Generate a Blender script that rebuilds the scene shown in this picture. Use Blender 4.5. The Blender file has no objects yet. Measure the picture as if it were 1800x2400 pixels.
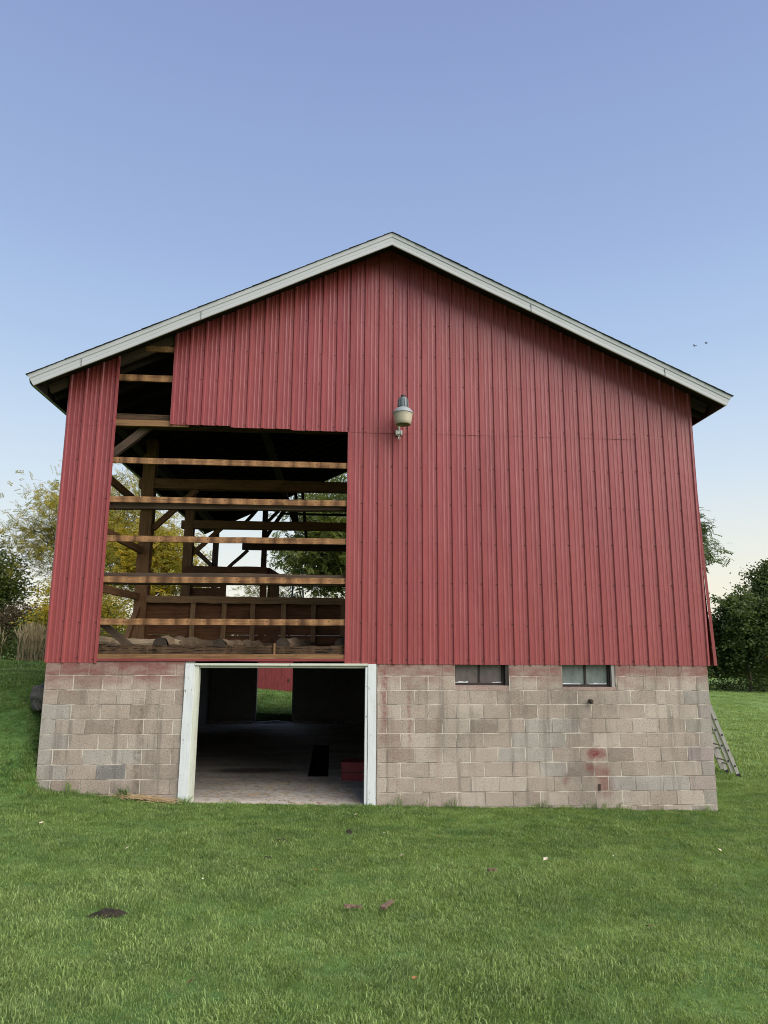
import bpy, bmesh, math, random
import numpy as np
from mathutils import Vector, Matrix, Euler
R_ = math.radians
scene = bpy.context.scene
col = scene.collection
random.seed(7)
rng = np.random.default_rng(7)

# ---------------------------------------------------------------- camera, sky, sun, exposure
cam_d = bpy.data.cameras.new('camera')
cam = bpy.data.objects.new('camera', cam_d)
col.objects.link(cam)
_yaw, _pit, _rol = 0.06942887634638652, 0.18456461533759444, 0.005720483880691523
_F = Vector((math.sin(_yaw)*math.cos(_pit), math.cos(_yaw)*math.cos(_pit), math.sin(_pit)))
_R = Vector((math.cos(_yaw), -math.sin(_yaw), 0)); _U = _R.cross(_F)
_R2 = _R*math.cos(_rol)+_U*math.sin(_rol); _U2 = -_R*math.sin(_rol)+_U*math.cos(_rol)
M = Matrix((_R2, _U2, -_F)).transposed().to_4x4()
M.translation = (4.0775, -10.6548, 2.2808)
cam.matrix_world = M
cam_d.sensor_fit = 'VERTICAL'; cam_d.sensor_height = 36.0; cam_d.lens = 1664.0/2400*36
cam_d.clip_end = 3000; cam_d.clip_start = 0.05
scene.camera = cam

SUN_AZ = R_(128)      # clockwise from +Y (north, into the barn): behind the camera to the right
SUN_EL = R_(42)
world = bpy.data.worlds.new('World'); scene.world = world; world.use_nodes = True
wn, wl = world.node_tree.nodes, world.node_tree.links
wn.clear()
sky = wn.new('ShaderNodeTexSky'); sky.sky_type = 'NISHITA'; sky.sun_disc = False
sky.sun_elevation = SUN_EL; sky.sun_rotation = SUN_AZ; sky.air_density = 1.0; sky.dust_density = 1.0; sky.ozone_density = 1.5
bg = wn.new('ShaderNodeBackground'); wo = wn.new('ShaderNodeOutputWorld')
tc = wn.new('ShaderNodeTexCoord'); sx = wn.new('ShaderNodeSeparateXYZ')
wl.new(tc.outputs['Generated'], sx.inputs[0])
ramp = wn.new('ShaderNodeValToRGB')       # dusk gradient: warm pale horizon to periwinkle zenith
wl.new(sx.outputs['Z'], ramp.inputs[0])
def _lin(c): return tuple((v/12.92 if v <= .04045 else ((v+.055)/1.055)**2.4) for v in (x/255 for x in c))
SKY = [(0.0, (254, 249, 230)), (0.06, (250, 248, 234)), (0.12, (236, 243, 241)), (0.20, (219, 234, 246)), (0.28, (203, 223, 245)),
       (0.38, (180, 205, 239)), (0.52, (159, 183, 226)), (0.72, (141, 160, 209)), (1.0, (126, 142, 194))]
els = ramp.color_ramp.elements
for i, (p, c) in enumerate(SKY):
    e = els[i] if i < 2 else els.new(p)
    e.position = p; e.color = (*_lin(c), 1)
mixs = wn.new('ShaderNodeMix'); mixs.data_type = 'RGBA'; mixs.blend_type = 'MIX'
mixs.inputs[0].default_value = 0.93
scl = wn.new('ShaderNodeVectorMath'); scl.operation = 'SCALE'; scl.inputs['Scale'].default_value = 0.075/0.1
wl.new(sky.outputs[0], scl.inputs[0])
scl2 = wn.new('ShaderNodeVectorMath'); scl2.operation = 'SCALE'; scl2.inputs['Scale'].default_value = 10.0
wl.new(ramp.outputs[0], scl2.inputs[0])
gl = wn.new('ShaderNodeVectorMath'); gl.operation = 'DOT_PRODUCT'; gl.inputs[1].default_value = (math.sin(R_(70)), math.cos(R_(70)), -.15)
wl.new(tc.outputs['Generated'], gl.inputs[0])
gr = wn.new('ShaderNodeMapRange'); gr.interpolation_type = 'SMOOTHSTEP'; wl.new(gl.outputs['Value'], gr.inputs[0])
gr.inputs[1].default_value = .35; gr.inputs[2].default_value = 1.; gr.inputs[4].default_value = .7
ge = wn.new('ShaderNodeMapRange'); ge.interpolation_type = 'SMOOTHSTEP'; wl.new(sx.outputs['Z'], ge.inputs[0])
ge.inputs[1].default_value = .26; ge.inputs[2].default_value = -.02
gm = wn.new('ShaderNodeMath'); gm.operation = 'MULTIPLY'; wl.new(gr.outputs[0], gm.inputs[0]); wl.new(ge.outputs[0], gm.inputs[1])
warm = wn.new('ShaderNodeMix'); warm.data_type = 'RGBA'; wl.new(gm.outputs[0], warm.inputs[0])
wl.new(scl2.outputs[0], warm.inputs[6]); warm.inputs[7].default_value = (10, 9.1, 6.9, 1)      # last warm light low in the east
wl.new(scl.outputs[0], mixs.inputs[6]); wl.new(warm.outputs[2], mixs.inputs[7])
wl.new(mixs.outputs[2], bg.inputs[0]); bg.inputs[1].default_value = 0.0396
wl.new(bg.outputs[0], wo.inputs[0])

sun_d = bpy.data.lights.new('sun', 'SUN'); sun_d.energy = 2.5; sun_d.angle = R_(70); sun_d.color = (1, .95, .88)
sun = bpy.data.objects.new('sun', sun_d); col.objects.link(sun)
sd = Vector((math.sin(SUN_AZ)*math.cos(SUN_EL), math.cos(SUN_AZ)*math.cos(SUN_EL), math.sin(SUN_EL)))
sun.rotation_euler = sd.to_track_quat('Z', 'Y').to_euler(); sun.location = sd*60
vs = scene.view_settings
vs.view_transform = 'Standard'; vs.look = 'None'; vs.gamma = 1; vs.use_curve_mapping = False
vs.exposure = 1.35
scene.render.engine = 'CYCLES'
scene.cycles.max_bounces = 6; scene.cycles.diffuse_bounces = 3; scene.cycles.transparent_max_bounces = 6
scene.cycles.use_adaptive_sampling = True
scene.cycles.use_denoising = True
scene.cycles.filter_width = 1.0

# ---------------------------------------------------------------- helpers
def tag(o, label=None, cat=None, group=None, kind=None):
    if label: o['label'] = label
    if cat: o['category'] = cat
    if group: o['group'] = group
    if kind: o['kind'] = kind
    return o
def empty(name, loc=(0, 0, 0), rz=0):
    o = bpy.data.objects.new(name, None); col.objects.link(o)
    o.location = loc; o.rotation_euler = (0, 0, rz); o.empty_display_size = .2
    return o
def link(name, me, mat=None, parent=None, loc=None, smooth=False):
    o = bpy.data.objects.new(name, me); col.objects.link(o)
    if mat and not me.materials: me.materials.append(mat)
    if parent: o.parent = parent
    if loc is not None: o.location = loc
    if smooth: me.polygons.foreach_set('use_smooth', [True]*len(me.polygons))
    return o
def mesh(name, V, Fc):
    me = bpy.data.meshes.new(name)
    me.from_pydata([tuple(map(float, v)) for v in V], [], [tuple(int(i) for i in f) for f in Fc]); me.update()
    return me
def npmesh(name, V, Fc, attr=None):
    """fast mesh from numpy arrays: V (n,3), Fc (m,k) all the same k"""
    V = np.asarray(V, np.float32); Fc = np.asarray(Fc, np.int32)
    me = bpy.data.meshes.new(name)
    me.vertices.add(len(V)); me.vertices.foreach_set('co', V.ravel())
    m, k = Fc.shape
    me.loops.add(m*k); me.loops.foreach_set('vertex_index', Fc.ravel())
    me.polygons.add(m); me.polygons.foreach_set('loop_start', np.arange(0, m*k, k, dtype=np.int32))
    me.update(calc_edges=True)
    if attr is not None:
        a = me.attributes.new('tint', 'FLOAT', 'FACE'); a.data.foreach_set('value', np.asarray(attr, np.float32))
    return me
class MB:
    def __init__(s): s.V = []; s.F = []
    def add(s, V, Fc):
        n = len(s.V); s.V += [tuple(v) for v in V]; s.F += [tuple(i+n for i in f) for f in Fc]; return s
    def box(s, x0, x1, y0, y1, z0, z1):
        return s.add([(x0,y0,z0),(x1,y0,z0),(x1,y1,z0),(x0,y1,z0),(x0,y0,z1),(x1,y0,z1),(x1,y1,z1),(x0,y1,z1)],
                     [(0,3,2,1),(4,5,6,7),(0,1,5,4),(1,2,6,5),(2,3,7,6),(3,0,4,7)])
    def tube(s, pts, rad, n=8, caps=True):
        pts = [Vector(p) for p in pts]
        if not hasattr(rad, '__len__'): rad = [rad]*len(pts)
        V = []; k = len(pts); ref = None
        for i, p in enumerate(pts):
            d = (pts[min(i+1, k-1)]-pts[max(i-1, 0)]).normalized()
            if ref is None: ref = Vector((0, 0, 1)) if abs(d.z) < .9 else Vector((1, 0, 0))
            a = d.cross(ref).normalized(); b = d.cross(a).normalized(); ref = a.cross(d).normalized()*1.0
            for j in range(n):
                t = 2*math.pi*j/n; V.append(p+(a*math.cos(t)+b*math.sin(t))*rad[i])
        Fc = [(i*n+j, i*n+(j+1) % n, (i+1)*n+(j+1) % n, (i+1)*n+j) for i in range(k-1) for j in range(n)]
        if caps: Fc += [tuple(range(n))[::-1], tuple((k-1)*n+j for j in range(n))]
        return s.add(V, Fc)
    def lathe(s, prof, n=20, c=(0, 0, 0), cap0=True, cap1=True):
        V = [(c[0]+r*math.cos(2*math.pi*j/n), c[1]+r*math.sin(2*math.pi*j/n), c[2]+z) for r, z in prof for j in range(n)]
        k = len(prof)
        Fc = [(i*n+j, i*n+(j+1) % n, (i+1)*n+(j+1) % n, (i+1)*n+j) for i in range(k-1) for j in range(n)]
        if cap0: Fc.append(tuple(range(n))[::-1])
        if cap1: Fc.append(tuple((k-1)*n+j for j in range(n)))
        return s.add(V, Fc)
    def mesh(s, name): return mesh(name, s.V, s.F)
    def obj(s, name, mat, parent=None, loc=None, smooth=False): return link(name, s.mesh(name), mat, parent, loc, smooth)

# ---------------------------------------------------------------- materials
class N:
    def __init__(s, name, rough=.8, spec=.3):
        s.m = bpy.data.materials.new(name); s.m.use_nodes = True
        s.t = s.m.node_tree; s.t.nodes.clear()
        s.out = s.n('ShaderNodeOutputMaterial'); s.b = s.n('ShaderNodeBsdfPrincipled')
        s.l(s.b.outputs[0], s.out.inputs[0])
        s.b.inputs['Roughness'].default_value = rough; s.b.inputs['Specular IOR Level'].default_value = spec
    def n(s, t, **k):
        o = s.t.nodes.new(t)
        for a, v in k.items(): setattr(o, a, v)
        return o
    def l(s, a, b): s.t.links.new(a, b)
    def val(s, sock, v):
        if isinstance(v, (int, float)): sock.default_value = v
        elif isinstance(v, (tuple, list)): sock.default_value = tuple(v) if len(v) == len(sock.default_value) else (*v, 1)
        else: s.l(v, sock)
    def math(s, op, a, b=0., c=0., clamp=False):
        o = s.n('ShaderNodeMath', operation=op, use_clamp=clamp)
        s.val(o.inputs[0], a); s.val(o.inputs[1], b); s.val(o.inputs[2], c); return o.outputs[0]
    def mix(s, f, a, b, mode='MIX'):
        o = s.n('ShaderNodeMix', data_type='RGBA', blend_type=mode)
        s.val(o.inputs[0], f); s.val(o.inputs[6], a); s.val(o.inputs[7], b); return o.outputs[2]
    def rng(s, x, a, b, c=0., d=1.):
        o = s.n('ShaderNodeMapRange'); s.val(o.inputs[0], x)
        for i, v in enumerate((a, b, c, d)): s.val(o.inputs[i+1], v)
        return o.outputs[0]
    def pos(s): return s.n('ShaderNodeNewGeometry').outputs['Position']
    def objc(s): return s.n('ShaderNodeTexCoord').outputs['Object']
    def info(s, w='Random'): return s.n('ShaderNodeObjectInfo').outputs[w]
    def xyz(s, v):
        o = s.n('ShaderNodeSeparateXYZ'); s.l(v, o.inputs[0]); return o.outputs
    def map(s, v, scale=(1, 1, 1), off=None):
        o = s.n('ShaderNodeMapping'); s.l(v, o.inputs[0]); o.inputs['Scale'].default_value = scale
        if off is not None:
            c = s.n('ShaderNodeCombineXYZ')
            for i in range(3): s.val(c.inputs[i], off)
            s.l(c.outputs[0], o.inputs['Location'])
        return o.outputs[0]
    def noise(s, v, scale=5., detail=4., rough=.55, dist=0.):
        o = s.n('ShaderNodeTexNoise'); s.l(v, o.inputs['Vector'])
        for k, x in (('Scale', scale), ('Detail', detail), ('Roughness', rough), ('Distortion', dist)): o.inputs[k].default_value = x
        return o.outputs['Fac']
    def bump(s, h, strength=.3, dist=.01):
        o = s.n('ShaderNodeBump'); o.inputs['Strength'].default_value = strength; o.inputs['Distance'].default_value = dist
        s.l(h, o.inputs['Height']); s.l(o.outputs[0], s.b.inputs['Normal'])
    def color(s, c): s.val(s.b.inputs['Base Color'], c); return s.m

def mat_plain(name, c, rough=.7, var=.15, scale=6., metal=0., spec=.3, bump=0.):
    k = N(name, rough, spec); p = k.objc(); f = k.noise(p, scale, 5)
    k.b.inputs['Metallic'].default_value = metal
    d = tuple(v*(1-var) for v in c); h = tuple(min(1, v*(1+var)) for v in c)
    if bump: k.bump(f, bump, .01)
    return k.color(k.mix(f, d, h))

def mat_siding():
    k = N('red_ribbed_steel', .42, .45)
    p = k.pos(); q = k.map(p, (1, 1, .18)); r = k.info()
    chalk = k.noise(q, 1.5, 6, .65); fine = k.noise(k.map(p, (9, 9, .6)), 3., 4)
    base = k.mix(k.rng(chalk, .3, .72), (.190, .025, .029), (.262, .050, .050))
    base = k.mix(k.rng(fine, .45, .75, 0, .30), base, (.25, .058, .057))
    base = k.mix(k.rng(r, 0, 1, 0, .45), base, (.235, .048, .042))
    z = k.xyz(p)[2]
    dust = k.math('MULTIPLY', k.rng(z, 4.6, 2.0, 0, .35), k.noise(p, 2.3, 4), clamp=True)
    base = k.mix(dust, base, (.27, .072, .062))
    spot = k.math('GREATER_THAN', k.noise(p, 42., 2), .73)
    base = k.mix(k.math('MULTIPLY', spot, .4), base, (.07, .018, .016))
    run = k.noise(k.map(p, (7., 7., .16)), 2.0, 4, .6)
    base = k.mix(k.math('MULTIPLY', k.rng(run, .56, .70), .30), base, (.105, .020, .020))
    base = k.mix(k.math('MULTIPLY', k.rng(run, .42, .30), .22), base, (.31, .085, .080))
    k.bump(k.noise(k.map(p, (1.4, 1.4, .5)), 2.4, 4), .5, .03)
    k.l(k.rng(fine, .3, .8, .36, .55), k.b.inputs['Roughness'])
    return k.color(base)

def mat_wood(name, a, b, dark, grain=1., stain=.5, bands=0., dots=0., rough=.85, paint=None, crack=.35):
    k = N(name, rough, .2); r = k.info(); oc = k.objc()
    off = k.math('MULTIPLY', r, 37.)
    v = k.map(oc, (1.2*grain, 26*grain, 26*grain), off)
    g = k.noise(v, 1.0, 7, .62, .6)
    c = k.mix(k.rng(g, .3, .7), a, b)
    big = k.noise(k.map(oc, (1.0, 2.2, 2.2), off), 2.2, 4, .6)
    c = k.mix(k.math('MULTIPLY', k.rng(big, .5, .72), stain), c, dark)
    c = k.mix(k.rng(r, 0, 1, 0, .25), c, tuple(x*.72 for x in b))
    cr = k.noise(k.map(oc, (1.6, 62, 62), off), 1.0, 5, .6, .9)
    c = k.mix(k.math('MULTIPLY', k.rng(cr, .52, .60), crack), c, tuple(x*.35 for x in dark))
    X = k.xyz(oc)
    if bands:
        w = k.n('ShaderNodeTexNoise'); k.l(k.map(oc, (1, .3, .3), off), w.inputs['Vector']); w.inputs['Scale'].default_value = 6.5
        w.inputs['Detail'].default_value = 3
        wv = k.math('SINE', k.math('ADD', k.math('MULTIPLY', X[0], 2*math.pi/.2286), k.math('MULTIPLY', w.outputs['Fac'], 5.)))
        m = k.math('MULTIPLY', k.rng(wv, .1, .95), k.rng(w.outputs['Fac'], .36, .6))
        c = k.mix(k.math('MULTIPLY', m, bands), c, dark)
        c = k.mix(k.math('MULTIPLY', k.rng(wv, -.4, -1.), .35), c, tuple(min(1, x*1.45) for x in b))
    if dots:
        fx = k.math('ABSOLUTE', k.math('SUBTRACT', k.math('MODULO', k.math('ADD', X[0], 40*.2286), .2286), .1))
        fz = k.math('ABSOLUTE', k.math('SUBTRACT', X[2], .008))
        d = k.math('SQRT', k.math('ADD', k.math('POWER', fx, 2.), k.math('POWER', fz, 2.)))
        c = k.mix(k.math('LESS_THAN', d, dots), c, (.012, .008, .006))
    if paint:
        pm = k.rng(k.noise(k.map(oc, (3, 9, 9), off), 3., 5, .65), .40, .62)
        c = k.mix(k.math('MULTIPLY', pm, .95), paint, c)
    k.bump(g, .5, .012)
    return k.color(c)

def mat_block():
    k = N('concrete_block', .95, .15)
    p = k.pos(); oc = k.info('Color'); X, Y, Z = k.xyz(p)
    fine = k.noise(p, 62., 3, .7); mid = k.noise(p, 22., 5, .65); big = k.noise(p, 1.1, 4)
    c = k.mix(k.rng(mid, .3, .7, 0, 1), oc, k.mix(1., oc, (1.16, 1.13, 1.10), 'MULTIPLY'))
    pit = k.rng(fine, .53, .64, 0, .85)
    c = k.mix(pit, c, k.mix(1., oc, (.42, .41, .40), 'MULTIPLY'))
    c = k.mix(k.rng(fine, .45, .34, 0, .6), c, (.36, .325, .29))
    # grime, damp towards the sill and in broad clouds
    c = k.mix(k.math('MULTIPLY', k.rng(big, .46, .68), .40), c, (.10, .088, .075))
    eff = k.noise(k.map(p, (1.6, 1.6, 2.6)), 1.7, 6, .65)
    c = k.mix(k.math('MULTIPLY', k.rng(eff, .52, .70), .32), c, (.47, .42, .355))
    streak = k.noise(k.map(p, (5., 5., .35)), 1.6, 4, .6)
    c = k.mix(k.math('MULTIPLY', k.rng(streak, .53, .68), .50), c, (.11, .095, .08))
    # dark damp streaks seen on the left pier
    sl = k.math('ABSOLUTE', k.math('ADD', k.math('SUBTRACT', X, 1.37), k.math('MULTIPLY', k.math('SUBTRACT', k.noise(p, 5., 3), .5), .16)))
    sm = k.math('MULTIPLY', k.rng(sl, .075, .015), k.rng(k.noise(p, 16., 4), .34, .6))
    c = k.mix(k.math('MULTIPLY', k.math('MULTIPLY', sm, k.rng(Z, 1.60, 1.42)), .55), c, (.075, .06, .045))
    # red barn paint oversprayed on the top courses, with runs
    red = (.175, .058, .052)
    n1 = k.noise(k.map(p, (2.1, 2.1, 4.5)), 1.5, 5, .6)
    drop = k.noise(k.map(p, (4.5, 4.5, .2)), 2.0, 2)
    lim = k.math('ADD', k.math('ADD', Z, k.rng(X, 2.2, 1.6, 0, .10)), k.math('MULTIPLY', k.math('SUBTRACT', n1, .5), .75))
    top = k.rng(lim, 1.66, 2.0, 0, .88)
    c = k.mix(k.math('MULTIPLY', k.math('MULTIPLY', top, k.rng(mid, .2, .6, .7, 1)), k.rng(k.noise(k.map(p, (.9, .9, 3.)), 1.9, 5, .6), .38, .56, .40, 1.)), c, red)
    for x0, w, z0, z1, s in ((4.84, .075, .7, 2.05, .75), (5.21, .035, .55, 1.75, .62), (5.62, .05, .2, 1.3, .30), (5.0, .16, .2, 1.2, .22)):
        a = k.math('ABSOLUTE', k.math('SUBTRACT', k.math('ADD', X, k.math('MULTIPLY', k.math('SUBTRACT', n1, .5), .12)), x0))
        m = k.math('MULTIPLY', k.rng(a, w, w*.25), k.math('MULTIPLY', k.rng(Z, z0, z0+.5), k.rng(Z, z1+.05, z1-.2)))
        c = k.mix(k.math('MULTIPLY', k.math('MULTIPLY', m, k.rng(mid, .25, .6)), s), c, red)
    big2 = k.noise(p, 6.5, 5, .6)
    for x0, z0, rx, rz, s in ((7.95, .73, .135, .078, .95), (7.87, .52, .10, .06, .7), (8.05, .46, .10, .10, .6), (8.07, .27, .12, .13, .55), (7.48, .37, .05, .08, .5)):
        dx = k.math('DIVIDE', k.math('SUBTRACT', k.math('ADD', X, k.math('MULTIPLY', k.math('SUBTRACT', big2, .5), .34)), x0), rx)
        dz = k.math('DIVIDE', k.math('SUBTRACT', k.math('ADD', Z, k.math('MULTIPLY', k.math('SUBTRACT', mid, .5), .20)), z0), rz)
        d = k.math('SQRT', k.math('ADD', k.math('POWER', dx, 2.), k.math('POWER', dz, 2.)))
        c = k.mix(k.math('MULTIPLY', k.rng(d, 1.55, .30), k.math('MULTIPLY', k.rng(mid, .25, .55, .6, 1), s*1.0)), c, (.16, .036, .035))
    k.bump(k.math('ADD', fine, k.math('MULTIPLY', mid, .5)), .55, .006)
    return k.color(c)

def mat_mortar():
    k = N('mortar', .95, .1); p = k.pos()
    n = k.noise(p, 3.2, 4); f = k.noise(p, 60., 3)
    c = k.mix(k.rng(n, .42, .60), (.20, .17, .14), (.52, .46, .375))
    Z = k.xyz(p)[2]
    c = k.mix(k.math('MULTIPLY', k.rng(Z, 1.75, 2.02), .6), c, (.18, .06, .055))
    k.bump(f, .5, .004)
    return k.color(c)

def mat_foliage(name, cols, trans=.35):
    k = N(name, .6, .25)
    a = k.n('ShaderNodeAttribute'); a.attribute_name = 'tint'
    r = k.n('ShaderNodeValToRGB'); k.l(a.outputs['Fac'], r.inputs[0])
    e = r.color_ramp.elements
    for i, c in enumerate(cols):
        x = e[i] if i < 2 else e.new(0)
        x.position = i/(len(cols)-1); x.color = (*c, 1)
    k.color(r.outputs[0])
    t = k.n('ShaderNodeBsdfTranslucent'); k.l(k.mix(1., r.outputs[0], (1.5, 1.4, .8), 'MULTIPLY'), t.inputs[0])
    ms = k.n('ShaderNodeMixShader'); ms.inputs[0].default_value = trans
    k.l(k.b.outputs[0], ms.inputs[1]); k.l(t.outputs[0], ms.inputs[2]); k.l(ms.outputs[0], k.out.inputs[0])
    return k.m

def mat_grass():
    k = N('grass_blade', .55, .3); p = k.pos()
    big = k.noise(p, .55, 3); mid = k.noise(p, 2.6, 4); r = k.info(); st = k.noise(k.map(p, (.35, 1.6, 1)), 1.2, 3)
    c = k.mix(k.rng(big, .35, .65), (.118, .192, .048), (.20, .282, .086))
    c = k.mix(k.rng(mid, .44, .60, 0, .75), c, (.088, .158, .046))
    c = k.mix(k.rng(st, .45, .65, 0, .35), c, (.195, .285, .066))
    c = k.mix(k.rng(r, .80, 1., 0, .55), c, (.31, .33, .15))
    c = k.mix(k.rng(r, .14, 0., 0, .5), c, (.06, .115, .036))
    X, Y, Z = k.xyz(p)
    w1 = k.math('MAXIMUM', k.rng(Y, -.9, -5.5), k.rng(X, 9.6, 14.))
    field_light = k.math('MULTIPLY', w1, k.rng(k.noise(k.map(p, (.5, 1.1, 1)), 1.4, 4, .6), .30, .62, .35, 1.))
    c = k.mix(k.math('MULTIPLY', field_light, .55), c, (.285, .365, .135))  # brighter light on the open lawn and right field, mixed into the blade colour
    a = k.n('ShaderNodeAttribute'); a.attribute_name = 'tint'
    c = k.mix(1., c, k.mix(a.outputs['Fac'], (.46, .52, .46), (1.45, 1.42, 1.4)), 'MULTIPLY')
    k.color(c)
    t = k.n('ShaderNodeBsdfTranslucent'); k.l(k.mix(1., c, (1.4, 1.35, .8), 'MULTIPLY'), t.inputs[0])
    ms = k.n('ShaderNodeMixShader'); ms.inputs[0].default_value = .38
    k.l(k.b.outputs[0], ms.inputs[1]); k.l(t.outputs[0], ms.inputs[2]); k.l(ms.outputs[0], k.out.inputs[0])
    return k.m

def mat_ground():
    k = N('lawn_turf', .95, .1); p = k.pos()
    a = k.noise(p, .5, 4); b = k.noise(p, 9., 5, .65); s = k.noise(k.map(p, (.35, 1.7, 1)), 1.2, 4)
    c = k.mix(k.rng(a, .35, .65), (.060, .118, .028), (.085, .155, .042))
    c = k.mix(k.rng(b, .35, .7, 0, .7), c, (.034, .066, .018))
    c = k.mix(k.rng(s, .45, .7, 0, .6), c, (.125, .195, .055))
    c = k.mix(k.math('MULTIPLY', k.rng(k.xyz(p)[0], 9.6, 15.), .5), c, (.19, .275, .08))  # turf paler to the right, painting in the brighter light on that field
    k.bump(b, .7, .05)
    return k.color(c)

def mat_floor():
    k = N('basement_concrete', .85, .25); p = k.pos()
    a = k.noise(k.map(p, (.8, 2.2, 1)), 1.0, 5, .6); b = k.noise(k.map(p, (3, 9, 1)), 3., 5, .65)
    Y = k.xyz(p)[1]
    c = k.mix(k.rng(a, .36, .62), (.53, .475, .41), (.34, .30, .258))
    c = k.mix(k.rng(b, .50, .66, 0, .8), c, (.095, .078, .062))
    d = k.math('SQRT', k.math('ADD', k.math('POWER', k.math('DIVIDE', k.math('SUBTRACT', k.xyz(p)[0], 2.7), .75), 2.), k.math('POWER', k.math('DIVIDE', k.math('SUBTRACT', Y, 3.2), .3), 2.)))
    c = k.mix(k.math('MULTIPLY', k.rng(k.math('ADD', d, k.math('MULTIPLY', a, .9)), 1.7, 1.1), .75), c, (.03, .026, .022))
    k.bump(b, .4, .01)
    return k.color(c)

def mat_white_trim(name, base=(.78, .79, .77), wear=.5):
    k = N(name, .6, .3); oc = k.objc(); p = k.pos()
    n = k.noise(k.map(oc, (1.2, 14, 14)), 3., 6, .65); m = k.noise(k.map(p, (1.6, 1.6, .7)), 14., 5, .7)
    c = k.mix(k.rng(n, .3, .75), base, tuple(v*.80 for v in base))
    c = k.mix(k.math('MULTIPLY', k.rng(m, .635, .67), wear), c, (.16, .13, .10))
    k.bump(n, .35, .006)
    return k.color(c)

M_SID = mat_siding()
M_BLOCK = mat_block(); M_MORT = mat_mortar()
M_FASC = mat_plain('white_fascia_metal', (.405, .41, .408), .5, .06, 3.)
M_FASC2 = mat_plain('drip_edge_metal', (.16, .165, .16), .5, .1, 5.)
M_SHIN = mat_plain('dark_shingle', (.04, .04, .045), .95, .4, 30.)
M_DECK = mat_wood('roof_boards', (.022, .015, .011), (.034, .023, .016), (.01, .007, .005), 1, .6)
M_GIRT = mat_wood('weathered_girt', (0.186, 0.087, 0.038), (0.300, 0.162, 0.074), (0.054, 0.024, 0.012), 1, .75, .75, .0075)
M_GREY = mat_wood('grey_old_timber', (0.053, 0.034, 0.023), (0.094, 0.064, 0.044), (0.020, 0.013, 0.009), 1, .6)
M_BEAM = mat_wood('brown_barn_timber', (0.156, 0.076, 0.033), (0.256, 0.134, 0.063), (0.056, 0.028, 0.013), 1, .6)
M_HEWN = mat_wood('rough_hewn_sill', (0.031, 0.017, 0.010), (0.102, 0.061, 0.032), (0.007, 0.004, 0.003), 1.4, .75, 0, 0, .9, None, 1.)
M_LEDG = mat_wood('ledger_board', (0.170, 0.087, 0.038), (0.255, 0.148, 0.069), (0.051, 0.025, 0.012), 1, .5)
M_REDB = mat_wood('red_painted_board', (.185, .033, .035), (.22, .05, .05), (.08, .02, .02), 1, .4)
M_PLANK = mat_wood('granary_plank', (0.113, 0.048, 0.022), (0.186, 0.083, 0.039), (0.041, 0.019, 0.010), .8, .7)
M_STUD = mat_wood('stud', (0.203, 0.111, 0.053), (0.304, 0.182, 0.090), (0.074, 0.039, 0.019), 1, .4)
M_LOG = mat_wood('bark_log', (0.145, 0.099, 0.062), (0.255, 0.183, 0.116), (0.048, 0.031, 0.020), .7, .7)
M_PALELOG = mat_wood('peeled_log', (.28, .205, .125), (.39, .30, .20), (.12, .07, .04), .6, .4)
M_TRIM = mat_white_trim('white_door_trim', (.62, .64, .63), .9)
M_TRIM2 = mat_white_trim('cream_door_jamb', (.56, .57, .47), .8)
M_FRAME = mat_plain('dark_window_frame', (.030, .022, .018), .7, .4, 14.)
M_FLOOR = mat_floor()
M_INT = mat_plain('basement_wall', (.30, .275, .25), .95, .3, 4.)
M_GALV = mat_plain('galvanized', (.13, .145, .15), .5, .3, 18., .3)
M_ALU = mat_plain('weathered_aluminium', (.52, .52, .49), .5, .16, 14., .25)
M_BLACK = mat_plain('black_plastic', (.012, .012, .012), .5, .3, 20.)
M_IRON = mat_plain('rusty_iron', (.05, .035, .028), .8, .4, 30.)
M_GUT = mat_plain('gutter_metal', (.30, .32, .30), .5, .12, 5.)
M_ROCK = mat_plain('field_stone', (.085, .078, .066), .95, .6, 7., bump=.9)
M_SOIL = mat_plain('bare_soil', (.022, .016, .012), .98, .6, 22., bump=.8)
M_BARK = mat_plain('bark', (.085, .065, .048), .95, .4, 14., bump=.8)
M_HAY = mat_plain('dry_hay', (.36, .255, .135), .9, .4, 8.)
def glass(name, c, rough):
    k = N(name, rough, .5); p = k.pos()
    n = k.noise(k.map(p, (4, 4, 2.)), 3., 5, .65); d = k.noise(p, 30., 3)
    k.b.inputs['Coat Weight'].default_value = .35; k.b.inputs['Coat Roughness'].default_value = .08
    c2 = tuple(v*1.7 for v in c)
    return k.color(k.mix(k.rng(n, .35, .7), c, c2))
M_GLA1 = glass('dusty_red_tinted_glass', (.080, .060, .058), .35)
M_GLA2 = glass('dusty_grey_glass', (.105, .118, .112), .3)
M_LENS = None

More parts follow.
